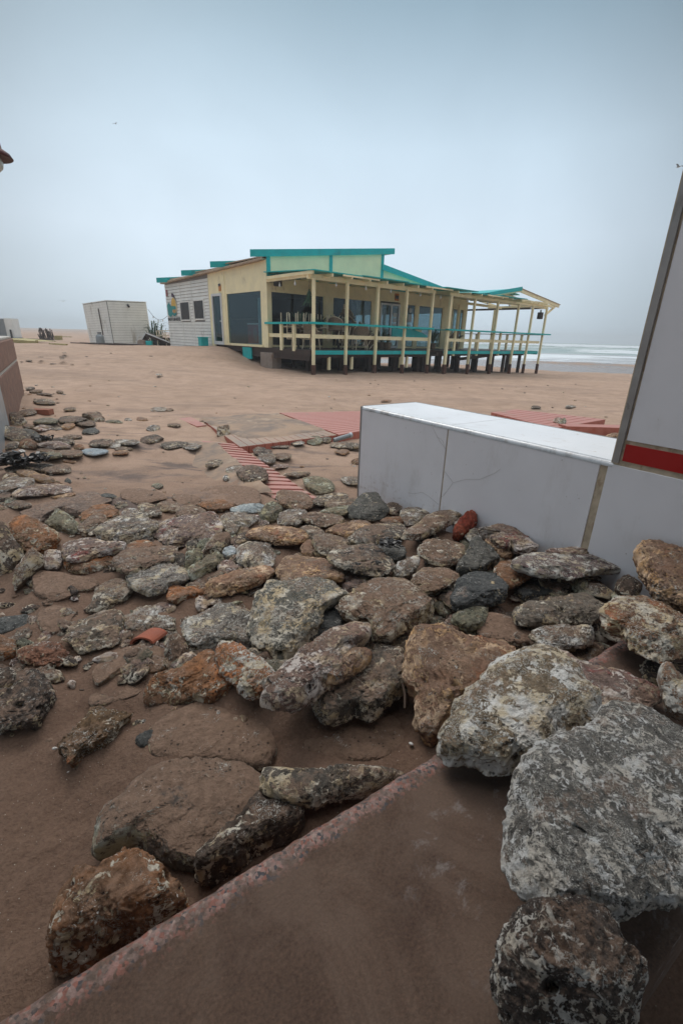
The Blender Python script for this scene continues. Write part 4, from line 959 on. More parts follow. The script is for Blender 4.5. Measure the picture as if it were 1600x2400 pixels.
spots = [(.55, .75, 0, 0, 1.8), (.95, 2.1, 0, 0, .8), (1.9, 1.0, .25, 0, 2.2), (2.25, .85, .1, .6, 2.9), (2.6, .9, .12, .75, 2.7), (2.95, .95, .1, .9, 2.7), (3.25, 1.0, .05, 1.1, 2.8), (3.5, 1.1, .0, 1.25, 2.7), (2.4, .8, 0, .1, 2.0), (2.5, 1.3, .55, .5, 2.4), (10.1, 1.6, 0, 0, 3.2), (.45, 1.45, 1.0, math.pi, 1.0), (2.75, .5, 0, 0, 2.6), (3.1, 2.0, 0, 0, 1.2), (2.35, 1.4, 1.05, math.pi * .93, 2.0)]
for i, (s, t, dz, tilt, rz) in enumerate(spots):
    c = c0 if i == 0 else copy_tree(c0)
    c.location = T(s, t, .785 + dz + (.25 if tilt > .3 else 0)); c.rotation_euler = (0, tilt, BRZ + rz - 2.4 if tilt else BRZ + rz); c['label'] = lab[i]
def plant(s, t, z, h, label, n=26, hang=False, wid=.35):
    r = empty('hanging_plant' if hang else 'potted_plant', T(s, t, z), label, 'plant')
    m = MB()
    for k in range(n):
        a = rnd.uniform(0, 6.28); l = h * rnd.uniform(.6, 1); sg = -1 if hang else 1
        p = [Vector((0, 0, .25 if not hang else 0))]
        for q in (1, 2, 3): p.append(Vector((math.cos(a) * wid * (q / 3) ** 1.2, math.sin(a) * wid * (q / 3) ** 1.2, (.25 if not hang else 0) + sg * l * (q / 3 - .25 * (q / 3) ** 3))))
        for u, v in zip(p, p[1:]): m.bar(u, v, .05, .006, up=(math.cos(a), math.sin(a), .3))
    m.build('leaves', MT['leaf'], r)
    if not hang: MB().lathe([(.001, 0), (.13, 0), (.18, .28), (.15, .28), (.001, .24)], n=14).build('pot', MT['rattan'], r)
    else: MB().tube([(0, 0, 0), (0, 0, .35)], .006, 5).build('cord', MT['black'], r)
plant(.75, 1.7, 1.30, .75, 'spiky green plant leaning among the upturned chairs', 22); plant(1.2, 1.2, 1.15, .7, 'leafy plant just left of the corner post', 26)
plant(.35, .6, 2.75, .75, 'green plant hanging from the porch roof beside the corner post', 20, True, .3)
plant(5.3, 1.9, .785, .8, 'dark plant beside the white double door', 26); plant(5.0, 1.2, .785, .5, 'low dark plant in front of the double door', 16); plant(4.45, 1.6, .785, .55, 'small plant between the fan of chairs and the door', 16)
plant(8.9, 1.9, .785, .85, 'dark shrub by the end windows of the terrace', 26); plant(10.9, 2.0, .785, .75, 'thin shrub beside the last pier of the front wall', 18)
def speaker(s, t, z, label, rz=0):
    r = empty('loudspeaker', T(s, t, z), label, 'loudspeaker', rz=BRZ + rz)
    MB().box(-.12, .12, -.11, .11, 0, .34).build('cabinet', MT['black'], r, bevel=.015); MB().box(-.03, .03, -.03, .03, .34, .46).build('bracket', MT['grey'], r); MB().box(-.10, .10, -.122, -.112, .03, .31).build('grille', MT['darkwood'], r)
speaker(15.62, .12, 2.42, 'black loudspeaker hanging from the last post of the terrace'); speaker(.22, 2.35, 2.92, 'black loudspeaker fixed under the porch roof at the club corner', .4)
ft = empty('porch_bulbs', T(0, 0, 3.0), 'row of small clear bulbs hanging under the front edge of the porch roof', 'string lights', rz=BRZ)
MB().tube([(-.1, 2.4, .02), (-.1, .1, .0), (6, -.06, -.01), (15.5, -.06, -.03)], .006, 5).build('cord', MT['black'], ft)
for x, y in ((-.1, 1.75), (-.1, .8), (1.0, -.06), (2.4, -.06), (3.7, -.06), (5.4, -.06), (6.7, -.06), (8.6, -.06), (10.2, -.06), (12.1, -.06), (14.2, -.06)):
    MB().lathe([(.012, 0), (.014, -.05), (.034, -.09), (.034, -.13), (.001, -.165)], n=8).build('bulb', MT['white'], ft, loc=(x, y, -.01))
dc = empty('drinks_chest', T(.08, 4.0, .86), 'red drinks chest seen through the big side window', 'drinks chest', rz=BRZ)
MB().box(0, .6, -.45, .45, 0, .78).build('cabinet', MT['red'], dc, bevel=.01); MB().box(-.012, 0, -.45, .45, .75, .80).box(-.012, 0, -.45, .45, 0, .04).box(-.012, 0, -.45, -.41, .04, .75).build('frame', MT['white'], dc)
MB().prism([(.28 + .08 * math.cos(q * .5), .42 + .08 * math.sin(q * .5)) for q in range(12)], 'x', -.01, -.002).prism([(-.30, .15), (-.12, .12), (.02, .30), (-.05, .60), (-.2, .62), (-.32, .4)], 'x', -.01, -.002).build('faded_print', plain('faded_print', (.32, .16, .14), .6), dc)
for i, (s, t, l) in enumerate(((1.5, 6.0, 'dark bar counter inside the front room'), (7.5, 8.5, 'dark cupboard inside the far room'))):
    r = empty('counter', T(s, t, .8), l, 'counter', rz=BRZ); MB().box(-.4, .4, -1.5, 1.5, 0, 1.05).build('base', MT['darkwood'], r); MB().box(-.5, .5, -1.6, 1.6, 1.05, 1.10).build('top', MT['rattan'], r)
tq = empty('turquoise_bin', (*bw(-.55, 7.35), gz(*bw(-.55, 7.35)) - .05), 'square turquoise bin standing against the white cladding by the side door', 'bin', rz=BRZ)
MB().box(-.17, .17, -.17, .17, 0, .40).build('body', MT['teal'], tq, bevel=.02); MB().box(-.19, .19, -.19, .19, .38, .42).build('lid', MT['teal'], tq, bevel=.01)

# grey tube beside the boardwalk
P = onz(800, 1026, .09); Q = onz(824, 1019, .11); Pp = onz(782, 1032, .06)
tb_ = empty('metal_tube', tuple(Pp), 'short grey metal tube wedged between two red boardwalk panels', 'tube')
MB().tube([Pp * 0, Q - Pp], .028, 14).build('shaft', MT['grey'], tb_, smooth=False); MB().tube([Q - Pp - (Q - Pp) * .12, Q - Pp], .033, 14).build('end_ring', MT['alu'], tb_)

# gulls
for i, (px, py, Y, lab) in enumerate(((1589, 391, 45, 'gull gliding above the tiled pillar at the right edge'), (271, 290, 110, 'distant gull in the sky above the white store'), (148, 706, 80, 'tiny gull low in the sky at the left'))):
    P = aty(px, py, Y); r = empty('gull', tuple(P), lab, 'bird', rz=rnd.uniform(-.6, .6), group='gulls in flight')
    MB().lathe([(.001, -.2), (.05, -.1), (.06, 0), (.04, .12), (.001, .2)], n=8).build('body', MT['paper'], r, smooth=True).rotation_euler = (math.pi / 2, 0, 0)
    m = MB()
    for s in (-1, 1): m.add([(0, -.08, 0), (0, .1, 0), (s * .35, .04, .13), (s * .35, -.1, .12), (s * .75, -.12, .02), (0, -.08, .012), (0, .1, .012), (s * .35, .04, .142), (s * .35, -.1, .132), (s * .75, -.12, .03)],
                        [(0, 1, 2, 3), (3, 2, 4), (8, 7, 6, 5), (9, 7, 8)])
    m.build('wings', MT['grey'], r)

# ------------------------------------------------------------------ canopy added out of view above the camera: its slab shades the nearest stones
en = empty('added_canopy', (0, -1.3, 0), 'unseen canopy added over the viewer to shade the nearest stones', 'canopy')
MB().box(-3.4, 3.0, -2.6, 1.8, 2.96, 3.12).build('roof', MT['darkwood'], en, bevel=.01)
for x in (-3.2, 2.8): MB().box(x - .12, x + .12, -2.5, -2.26, -.2, 2.955).build('column', MT['clad'], en, bevel=.01)
for x in (-3.2, 2.8): MB().box(x - .12, x + .12, .2, .44, -.2, 2.955).build('column', MT['clad'], en, bevel=.01)

# ------------------------------------------------------------------ stones
# kind | label | outline on the photograph (8-20 points) | options: q thickness share, l lift, z height, p roundness, b buried
CROP = {'S': (0, 0, 1.), 'I': (0, 900, .3444), 'J': (400, 900, .3444), 'A': (0, 1140, .3444), 'Z': (0, 660, .2679)}
STONES = r'''
w|large pale boulder crusted with white shells, resting on the granite ledge|S 1192,1826 1209,1771 1235,1738 1277,1721 1336,1713 1365,1696 1382,1666 1424,1651 1470,1658 1508,1683 1550,1721 1600,1746 1690,1790 1740,1950 1700,2080 1600,2127 1514,2157 1438,2160 1361,2127 1310,2101 1275,2055 1223,2004 1195,1953|q=.14 z=.41 h=1 n=.45 c=.13,.122,.11 w=1
k|dark brown pitted boulder at the bottom right on the granite ledge|S 1157,2198 1178,2152 1208,2121 1244,2101 1300,2106 1351,2111 1412,2142 1433,2178 1453,2239 1468,2275 1499,2315 1509,2356 1499,2420 1460,2500 1330,2520 1220,2480 1180,2400 1165,2310 1157,2249|q=.3 z=.36 h=1 p=.65 n=.7
w|olive boulder with a bright white crusted top, straddling the corner of the granite ledge|S 1033,1729 1041,1712 1058,1687 1062,1662 1083,1641 1096,1603 1121,1578 1125,1553 1159,1523 1209,1513 1251,1515 1285,1536 1319,1565 1344,1590 1361,1628 1400,1670 1370,1740 1290,1790 1201,1800 1188,1814 1142,1809 1100,1792 1066,1788 1041,1767|q=.27 z=.33 h=1 c=.17,.135,.095 n=.6
t|big orange-tan honeycombed rock left of the white-topped boulder|S 948,1557 953,1523 974,1485 1007,1468 1049,1464 1100,1477 1142,1489 1193,1511 1210,1560 1180,1640 1120,1700 1041,1722 1030,1738 1012,1746 991,1721 974,1670 978,1628 961,1616 948,1586|q=.22 z=.20 h=1
p|flat brown slab with pale crusted rim behind the white-topped boulder|S 1277,1519 1319,1519 1344,1540 1395,1557 1445,1574 1500,1595 1538,1612 1546,1637 1529,1662 1525,1687 1487,1695 1424,1690 1340,1680 1290,1600|q=.2 z=.29
g|long grey stone with a tan patch, lying against the edge of the granite ledge|S 616,1823 623,1801 641,1791 680,1794 730,1798 787,1796 837,1791 880,1791 925,1800 940,1820 873,1860 823,1880 787,1893 744,1900 694,1894 651,1876 623,1851|q=.38 z=.15 h=1 p=.8
m|big rounded boulder under a coat of sand with a mint-white rim, lower left|S 225,2025 228,1990 250,1917 286,1887 327,1836 375,1803 446,1779 500,1779 535,1783 580,1794 605,1819 615,1855 600,1900 555,1945 530,1985 490,2010 454,2040 408,2035 370,2010 326,1990 275,2010 240,2025|q=.22 z=.06 h=1 p=.7 f=1
k|dark wedge of rock squeezed between the sand-coated boulder and the granite ledge|S 612,1856 640,1870 680,1890 709,1905 709,1938 633,1989 556,2045 510,2065 474,2081 459,2050 485,2009 510,1968 551,1923 587,1887|q=.3 z=.10 h=1
o|crumbly orange-brown rock at the lower left beside the granite ledge|S 143,2157 168,2091 189,2045 230,2045 245,2019 286,1999 332,1986 367,2004 398,2030 423,2050 439,2091 429,2120 357,2172 306,2198 204,2259 128,2300 115,2280 128,2208|q=.35 z=.10 h=1 p=.75
s|broad sand-covered slab with an orange flake on it, above the sand-coated boulder|S 354,1728 375,1700 411,1671 457,1643 510,1625 560,1625 609,1645 632,1690 644,1737 638,1780 620,1810 590,1815 535,1803 480,1800 400,1800 365,1790 352,1760|q=.2 z=.035 h=1 b=.3 f=1
s|slab almost hidden in wet sand in the middle, with a white shell at its right|S 673,1784 669,1751 694,1709 730,1666 801,1670 908,1677 966,1709 980,1751 944,1766 890,1795 819,1795 748,1797 694,1792|q=.2 z=.05 h=1 b=.35 f=1
g|angular grey rock with white net-like streaks, right of the long diagonal stone|S 737,1644 776,1612 837,1587 866,1548 855,1516 891,1507 941,1526 948,1566 957,1612 926,1637 901,1669 869,1687 837,1676 809,1691 773,1701 755,1680|q=.34 z=.14 h=1 p=.5 f=5
p|long diagonal stone with a blunt lower end, in the centre of the rubble|S 616,1651 623,1623 648,1601 673,1569 709,1541 751,1501 800,1472 844,1460 865,1470 862,1492 850,1510 820,1530 800,1560 790,1590 760,1615 740,1630 705,1660 670,1668 632,1665|q=.3 z=.21 h=1 f=3
t|short knobbly prong lying along the long diagonal stone|S 765,1600 785,1580 819,1525 851,1516 869,1530 859,1555 823,1585 791,1608|q=.35 z=.22 h=1
o|egg-shaped orange rock with white patches and one round hole|S 505,1534 516,1512 537,1503 569,1509 598,1526 623,1548 641,1573 651,1598 634,1619 601,1641 580,1639 551,1616 523,1591 509,1562|q=.36 z=.14 h=1 p=.8 w=1
o|elongated rock with a bright orange tip, left of the egg-shaped orange rock|S 341,1654 350,1629 393,1593 429,1561 461,1532 489,1523 507,1539 520,1571 540,1600 529,1625 482,1643 446,1646 411,1661 371,1661|q=.34 z=.08 h=1
g|big grey-green pitted rock in the centre of the rubble|S 583,1467 600,1420 617,1388 638,1364 679,1370 714,1355 762,1360 796,1381 812,1400 769,1426 755,1450 741,1471 720,1491 710,1519 686,1550 662,1558 638,1546 614,1532 586,1505|q=.2 z=.16 h=1 c=.16,.15,.12 f=3 w=1
b|wide flat boulder with one small round hole, above the long diagonal stone|S 796,1416 803,1402 838,1378 865,1360 906,1355 948,1364 972,1388 996,1405 1011,1440 982,1471 948,1484 913,1505 875,1502 865,1471 838,1457 807,1440|q=.36 z=.20 h=1 p=.55
t|light orange-pink rugged slab in the middle of the rubble|S 648,1343 658,1326 676,1302 720,1302 762,1305 782,1326 803,1343 800,1360 762,1368 724,1385 686,1385 665,1367|q=.25 z=.15 h=1
g|grey rock tucked behind the seaweed-spotted slab|S 731,1264 748,1250 782,1254 817,1271 796,1296 769,1305 741,1288|q=.4 z=.15
g|flat sandy slab spotted with tufts of black seaweed|S 769,1305 800,1281 831,1278 879,1274 906,1305 924,1319 920,1336 889,1353 844,1347 803,1333 786,1326|q=.32 z=.19 p=.45 l=.02
d|rock draped in black seaweed beside the seaweed-spotted slab|S 879,1274 913,1267 948,1288 951,1302 930,1318 903,1315 882,1295|q=.4 z=.17
g|wide blue-grey flat rock two stones above the seaweed-spotted slab|S 818,1262 848,1240 879,1226 913,1226 948,1240 950,1258 930,1270 896,1274 862,1282|q=.4 z=.14
d|dark grey slab with small pits standing against the left end of the tiled wall|S 815,1198 831,1171 848,1155 879,1154 893,1171 910,1195 903,1212 872,1223 824,1224 817,1209|q=.25 z=.12 l=.02
b|brown flat stone leaning to the right under the first grout line of the tiled wall|S 942,1263 959,1243 994,1213 1029,1198 1069,1196 1079,1208 1059,1223 1029,1243 984,1266|q=.35 z=.19 l=.03
r|dark red round stone against the tiled wall|S 1079,1208 1089,1196 1106,1198 1117,1218 1113,1233 1100,1250 1075,1270 1060,1255 1066,1230|q=.5 z=.14
w|narrow stone with a thick white stripe just below the dark red stone|S 1060,1222 1085,1215 1113,1238 1140,1260 1118,1272 1099,1272 1079,1245|q=.4 z=.18
b|round-edged brown stone with a green-grey rim, left of the dark slate triangle|S 979,1283 994,1266 1034,1263 1069,1271 1089,1288 1079,1313 1049,1330 1014,1323 989,1303|q=.42 z=.19 p=.7
d|dark slate-coloured triangular rock near the tiled wall|S 1069,1343 1084,1298 1104,1263 1118,1258 1143,1283 1168,1308 1163,1328 1143,1345 1099,1352|q=.35 z=.20 f=6 p=.5 l=.02
t|pale tan upright stone right of the dark slate triangle|S 1138,1268 1148,1256 1178,1252 1198,1273 1201,1308 1173,1318 1158,1293|q=.35 z=.19 f=4
p|knobbly whitish rock touching the tiled wall above the pale upright stone|S 1123,1238 1138,1228 1168,1228 1208,1243 1243,1273 1258,1296 1208,1300 1188,1263 1148,1256|q=.4 z=.15
o|rounded ochre stone below the pale upright stone|S 1157,1348 1165,1325 1187,1313 1222,1325 1251,1348 1230,1367 1199,1380 1176,1372|q=.42 z=.20 p=.8
p|long flat slab with purple underside and white scribbles against the tiled wall|S 1203,1305 1230,1294 1283,1294 1337,1298 1383,1302 1432,1309 1459,1325 1463,1344 1440,1351 1398,1350 1356,1361 1314,1350 1268,1342 1230,1327 1207,1317|q=.45 z=.25 p=.45 w=1 l=.03
p|thin reddish slab lying on top of the long purple slab|S 1279,1294 1291,1286 1329,1281 1367,1282 1390,1294 1344,1304 1306,1304|q=.5 z=.27
t|tall light brown honeycombed rock at the right edge in front of the tall pillar|S 1486,1286 1494,1275 1517,1267 1555,1275 1600,1294 1650,1310 1680,1430 1640,1455 1574,1436 1543,1409 1524,1382 1509,1348 1497,1313|q=.3 z=.34 h=1
o|long rusty rock veined with white, right edge below the tall honeycombed rock|S 1408,1428 1417,1409 1440,1397 1482,1401 1513,1409 1555,1436 1600,1466 1640,1504 1610,1540 1566,1548 1551,1554 1520,1543 1494,1527 1474,1500 1459,1474 1425,1458|q=.36 z=.36 h=1 w=1 p=.7 c=.17,.10,.06
g|mottled blue-grey and tan rock under the long purple slab|S 1205,1436 1210,1416 1245,1401 1306,1393 1344,1390 1375,1390 1398,1413 1413,1428 1417,1455 1383,1470 1337,1470 1291,1470 1249,1474 1218,1462|q=.4 z=.22 h=1 p=.7 c=.16,.13,.10
w|dark rock with blotchy white patches below the mottled blue-grey rock|S 1241,1489 1260,1474 1298,1466 1344,1462 1386,1466 1390,1489 1379,1512 1360,1524 1325,1522 1291,1530 1268,1512|q=.42 z=.22
d|slate-blue rock in the shade under the long purple slab|S 1207,1378 1245,1359 1291,1353 1329,1359 1340,1390 1306,1403 1249,1408 1226,1409|q=.4 z=.16
d|rough dark grey rock below the dark slate triangle|S 1057,1420 1061,1382 1073,1355 1111,1340 1145,1351 1168,1367 1188,1390 1184,1409 1149,1420 1115,1428 1077,1436|q=.35 z=.20 h=1 f=3
v|lumpy rock stained green and pink under the rough dark grey rock|S 1057,1439 1084,1420 1115,1408 1142,1415 1142,1458 1119,1481 1096,1481 1069,1462|q=.4 z=.18
s|smooth bare brown slab between the honeycombed rock and the blotchy white rock|S 1134,1436 1176,1439 1207,1458 1230,1478 1264,1497 1264,1514 1237,1512 1191,1510 1153,1500 1120,1485|q=.25 z=.17
b|brown angular stone with a tan lower edge, left of the rough dark grey rock|S 965,1350 982,1336 1017,1330 1050,1336 1073,1355 1060,1375 1030,1390 1000,1398 980,1390 970,1372|q=.42 z=.18 f=5
w|whitish mottled stone between the seaweed-spotted slab and the brown angular stone|S 920,1347 927,1326 944,1312 972,1302 982,1312 972,1340 944,1360 927,1359|q=.35 z=.17
k|dark reddish rock in the hollow left of the tall honeycombed rock|S 1440,1362 1475,1347 1503,1370 1500,1402 1470,1408 1446,1392|q=.4 z=.25
t|small pale honeycombed rock at the right edge below the long rusty rock|S 1540,1569 1550,1553 1571,1561 1585,1582 1610,1595 1640,1630 1630,1696 1576,1666 1559,1628 1546,1603|q=.3 z=.35 h=1 w=1
k|black-brown rock in the gap at the right edge under the pale honeycombed rock|S 1500,1545 1560,1540 1640,1560 1660,1640 1600,1660 1560,1620 1520,1590|q=.3 z=.26
s|flat brown rock set in sand at the top of the rubble, under the boardwalk|J 210,760 250,710 350,690 480,690 580,710 605,760 590,810 500,820 440,830 330,800 230,790|q=.3 z=.04 p=.5
o|stone with an orange front edge below the flat brown rock|J 180,820 240,790 340,785 440,815 442,850 380,865 280,870 200,845|q=.5 z=.06
b|brown boulder at the lower end of the stepped boardwalk panel|J 720,760 750,720 850,725 930,750 965,810 950,850 880,860 790,840 740,800|q=.45 z=.08 p=.8
l|bluish white flat stone below the flat brown rock|J 410,860 500,820 640,812 645,840 580,880 450,885|q=.45 z=.08
v|olive-brown leaning stone right of the bluish white stone|J 600,900 620,850 680,800 740,800 760,850 720,920 650,955 600,940|q=.4 z=.09
w|pinkish white rock right of the olive-brown leaning stone|J 730,940 740,890 830,850 910,850 930,890 880,950 800,970 740,960|q=.45 z=.10
b|flat brown stone with an ochre end, right of the pinkish white rock|J 890,925 900,895 960,870 1080,885 1175,920 1150,965 1040,975 960,955|q=.42 z=.10
g|pale grey long rock at the end of the stepped boardwalk panel|J 970,810 1000,770 1100,740 1190,740 1205,790 1120,805 1040,835 990,832|q=.45 z=.08
g|grey stone between the dark pitted slab and the pale grey long rock|J 1050,830 1080,790 1200,778 1265,800 1210,842 1100,858|q=.45 z=.10
v|thin flat stone left of the dark pitted slab|J 1020,882 1100,850 1210,828 1225,860 1180,895 1100,895|q=.5 z=.10
t|long tan flat rock with a sandy top, middle of the upper rubble|S 579,1254 593,1240 631,1231 672,1235 707,1240 720,1257 714,1271 693,1279 655,1276 614,1269 586,1266|q=.46 z=.11 p=.5 l=.02
w|roundish barnacled rock below the long tan flat rock|S 555,1305 562,1281 593,1269 631,1274 645,1288 645,1319 621,1329 579,1335 559,1325|q=.42 z=.12 p=.7
p|little violet and white pebble left of the roundish barnacled rock|S 510,1326 521,1312 548,1312 559,1333 541,1349 521,1347|q=.5 z=.09
l|small blue-grey stone above the violet pebble|S 521,1288 538,1279 555,1285 555,1305 531,1311|q=.5 z=.09
t|long buff slab pointing up to the right, below the violet pebble|S 482,1388 490,1372 521,1360 562,1340 610,1326 641,1328 643,1347 610,1367 569,1385 521,1400 493,1400|q=.4 z=.10 p=.5 l=.02
k|dark stone in the shadow under the long buff slab|S 562,1391 586,1374 627,1364 640,1375 600,1398 570,1402|q=.4 z=.06
p|long whitish brown slab on top of another slab, left part of the rubble|A 430,480 430,410 520,370 640,350 760,360 850,385 820,430 720,460 620,490 530,520 450,520|q=.42 z=.11 p=.45 l=.03
b|long brown slab with an orange tip lying under the whitish brown slab|A 440,550 560,520 700,470 840,415 960,366 1050,400 960,445 850,505 700,565 560,608 480,595|q=.4 z=.07 o=1
b|pointed flat slab with a sharp tan edge, left centre|A 770,545 820,480 900,440 1050,405 1180,410 1200,450 1160,515 1050,555 900,610 820,592|q=.36 z=.09 p=.45 l=.02
g|wet grey slab with white streaks below the pointed flat slab|A 870,660 900,600 1000,560 1120,525 1230,550 1280,600 1270,660 1150,690 1100,740 960,750 900,720|q=.36 z=.08 w=1
s|rounded log-like brown rock at the left with a pink worn spot|A 230,640 250,590 300,575 450,590 600,610 665,650 625,700 540,725 500,765 400,792 270,765 240,700|q=.4 z=.06 p=.75
g|smooth grey tapered stone right of the log-like brown rock|A 605,850 640,770 650,680 740,630 830,630 870,680 905,710 840,770 740,820 680,865 620,868|q=.3 z=.06 p=.75
o|rust-orange lump in the sand under the wet grey slab|A 1140,790 1150,700 1200,670 1250,690 1380,690 1440,720 1400,745 1280,765 1200,805|q=.4 z=.06
v|greenish upright cobble in the cluster left of the violet pebble|S 431,1328 444,1288 465,1285 475,1298 462,1328 441,1345|q=.4 z=.10
b|upright reddish brown finger of rock in the upper middle cluster|S 472,1316 482,1288 510,1254 534,1247 540,1267 517,1290 492,1304|q=.35 z=.11
v|narrow greenish brown stone leaning under the reddish brown finger|S 444,1366 441,1343 475,1316 510,1292 525,1302 519,1321 482,1345 455,1366|q=.35 z=.09
g|small grey cobble at the tip of the pointed flat slab|S 403,1328 410,1292 431,1298 439,1316 426,1335|q=.4 z=.08
g|round grey cobble above the greenish upright cobble|S 436,1278 444,1265 462,1265 460,1287 441,1290|q=.5 z=.10 p=.85
v|small yellowish cobble right of the round grey cobble|S 462,1278 482,1261 496,1261 493,1280 472,1294|q=.5 z=.10
p|large pinkish lilac rock with pale crust, upper left centre|S 360,1261 365,1240 396,1219 434,1205 465,1202 510,1199 520,1230 510,1250 482,1267 448,1270 420,1283 389,1280 369,1267|q=.36 z=.09 h=1
w|large white-flecked slab tilted up to the right, left of the pinkish lilac rock|S 224,1254 248,1230 282,1209 293,1192 324,1192 358,1216 379,1219 372,1236 344,1250 317,1266 303,1275 269,1268|q=.3 z=.09 h=1
g|bluish grey slab end showing behind the large white-flecked slab|S 324,1188 344,1178 375,1192 378,1207 351,1214 331,1204|q=.4 z=.06
b|smooth brown oval stone above the pinkish lilac rock|S 413,1202 424,1190 458,1184 484,1195 484,1207 448,1218 420,1216|q=.5 z=.07 p=.8
b|flat brown stone left of the smooth brown oval stone|S 369,1185 386,1174 413,1176 429,1188 412,1202 382,1201|q=.45 z=.05
s|wide sandy flat rock with white dots at the top of the rubble, left of centre|A 830,90 850,30 960,15 1060,40 1135,90 1050,115 930,135 860,115|q=.4 z=.04 p=.5
s|brown crumpled stone right of the sandy flat rock with white dots|A 1175,80 1210,50 1290,50 1365,80 1330,122 1240,142|q=.45 z=.05
o|big ochre-brown boulder at the left edge|S 24,1223 45,1207 69,1209 103,1230 138,1247 141,1271 114,1290 69,1297 45,1280 28,1250|q=.35 z=.13 h=1 p=.65 f=3
k|dark barnacled rock cut by the left edge below the seaweed heap|S -20,1236 0,1224 21,1223 31,1250 52,1278 57,1302 36,1333 21,1360 0,1366 -20,1350|q=.3 z=.10 h=1
b|brown rock with a pale nose running down to the sand, left edge|S 31,1387 31,1354 45,1319 62,1292 83,1285 103,1295 105,1319 85,1342 62,1362 41,1388|q=.35 z=.09
p|small pinkish barnacled stone right of the brown rock with the pale nose|S 100,1338 107,1305 127,1288 147,1292 147,1319 131,1342|q=.4 z=.10
v|mossy white-green knobbly rock right of the big ochre boulder|S 107,1228 121,1212 138,1192 158,1205 188,1219 188,1242 162,1252 138,1245 114,1242|q=.4 z=.10
o|orange-brown rock behind the mossy white-green rock|S 186,1212 207,1192 241,1181 269,1188 278,1205 255,1218 230,1215 200,1228|q=.4 z=.08
b|brown pyramid-shaped stone right of the mossy white-green rock|S 183,1245 207,1223 234,1202 255,1212 264,1232 241,1235 214,1249 200,1259|q=.3 z=.09 f=5
g|slim smooth grey stone under the brown pyramid-shaped stone|S 208,1249 227,1231 247,1231 229,1249 214,1256|q=.5 z=.08 p=.8
d|large flat blue-black slab sunk in the sand above the mossy rock|S 52,1208 69,1190 114,1181 172,1161 220,1154 258,1174 241,1187 193,1207 138,1204 96,1226|q=.25 z=.035 h=1 c=.15,.115,.10
b|low brown stone left of the large flat blue-black slab|A 3,120 80,90 200,110 215,150 100,155|q=.5 z=.05
d|smooth grey stone sunk in the sand at the left edge|A -20,915 80,880 200,870 240,890 200,940 100,985 0,1005|q=.25 z=.02 b=.3
s|sandy flat stone with a rounded front, left, beside the sunken grey stone|A 280,970 250,880 300,820 400,810 530,840 510,900 460,960 400,1010 320,1010|q=.35 z=.04
g|large flat brown-grey stone with one blue-white spot, left of the white barnacled plate|A 430,1090 450,1010 540,930 640,880 760,840 840,860 850,920 820,1000 800,1080 700,1120 560,1140 480,1110|q=.25 z=.05 h=1
w|flat barnacled plate, blue-white and sandy, above the terracotta shard|A 850,900 900,850 1000,810 1080,830 1090,880 1180,900 1200,990 1100,1005 1000,985 870,968|q=.35 z=.05
r|rust-red rock half sunk in the sand near the left edge|S 41,1536 69,1519 103,1505 138,1502 155,1515 154,1536 131,1555 90,1562 52,1555|q=.42 z=.05 p=.75 c=.19,.09,.055
o|brown-orange rock cut by the left edge above the dark boulder|S -20,1488 21,1486 41,1505 36,1538 0,1550 -20,1540|q=.4 z=.06
k|dark charcoal boulder at the left edge in the sand|S -21,1650 0,1632 36,1618 54,1586 79,1568 104,1568 127,1596 131,1614 111,1643 89,1682 54,1704 0,1720 -21,1710|q=.3 z=.06 h=1
k|reddish black rock at the left edge between the rust-red rock and the charcoal boulder|S -25,1635 -25,1565 21,1556 45,1585 25,1622|q=.35 z=.05
o|wedge-shaped ochre rock with a sharp lower point in the left sand|S 139,1768 154,1743 179,1714 211,1671 229,1657 271,1661 307,1668 286,1693 264,1721 229,1754 193,1771 171,1800 161,1804|q=.25 z=.045 h=1 p=.55 f=4 c=.13,.075,.035
s|sandy brown rock with a big round hole, below the terracotta shard|S 221,1604 221,1575 257,1543 296,1521 321,1518 343,1504 371,1511 382,1532 391,1557 357,1573 307,1573 264,1588 236,1606|q=.25 z=.05 h=1 c=.19,.125,.08
s|low sand-covered hump below the rock with the big round hole|S 211,1657 214,1632 257,1614 307,1604 332,1614 321,1634 279,1648 243,1659|q=.3 z=.03
d|small dark stone left of the broad sand-covered slab|S 318,1743 329,1725 357,1711 366,1718 356,1746 332,1768 321,1764|q=.35 z=.04
b|brown rounded lump right of the rock with the big round hole|S 386,1526 396,1488 420,1486 443,1519 436,1552 413,1562 393,1545|q=.4 z=.08
g|wide speckled rock with a white knob, left of the big grey-green pitted rock|S 427,1473 461,1450 496,1429 510,1419 540,1414 560,1430 600,1430 590,1467 590,1505 569,1510 541,1507 500,1521 470,1532 441,1517|q=.32 z=.09 h=1 w=1
d|blue-black stone wedged between the pitted rock and the long diagonal stone|S 750,1455 776,1424 796,1436 804,1471 782,1485 755,1490 727,1512 712,1500 735,1475|q=.35 z=.13
p|pinkish brown lump left of the wide flat boulder|S 803,1373 824,1360 838,1345 857,1352 860,1366 831,1385 810,1392|q=.45 z=.14
t|tan block between the long tan flat rock and the rugged pink slab|S 705,1304 705,1278 724,1264 740,1285 757,1304 720,1309|q=.4 z=.11
k|pitted pale rock with black hollows above the long tan flat rock|S 519,1228 522,1205 562,1200 600,1203 605,1221 569,1238 552,1252 531,1249|q=.45 z=.09 w=1
k|dark stone in the shade left of the long tan flat rock|S 536,1273 555,1252 582,1247 588,1263 562,1280 545,1283|q=.45 z=.08
t|ochre stone right of the flat brown stone with an ochre end|S 765,1245 793,1231 831,1222 867,1219 864,1235 831,1256 810,1264 776,1254|q=.45 z=.11
g|blue-grey stone right of the long tan flat rock|S 705,1237 734,1231 760,1250 741,1269 720,1261|q=.45 z=.11
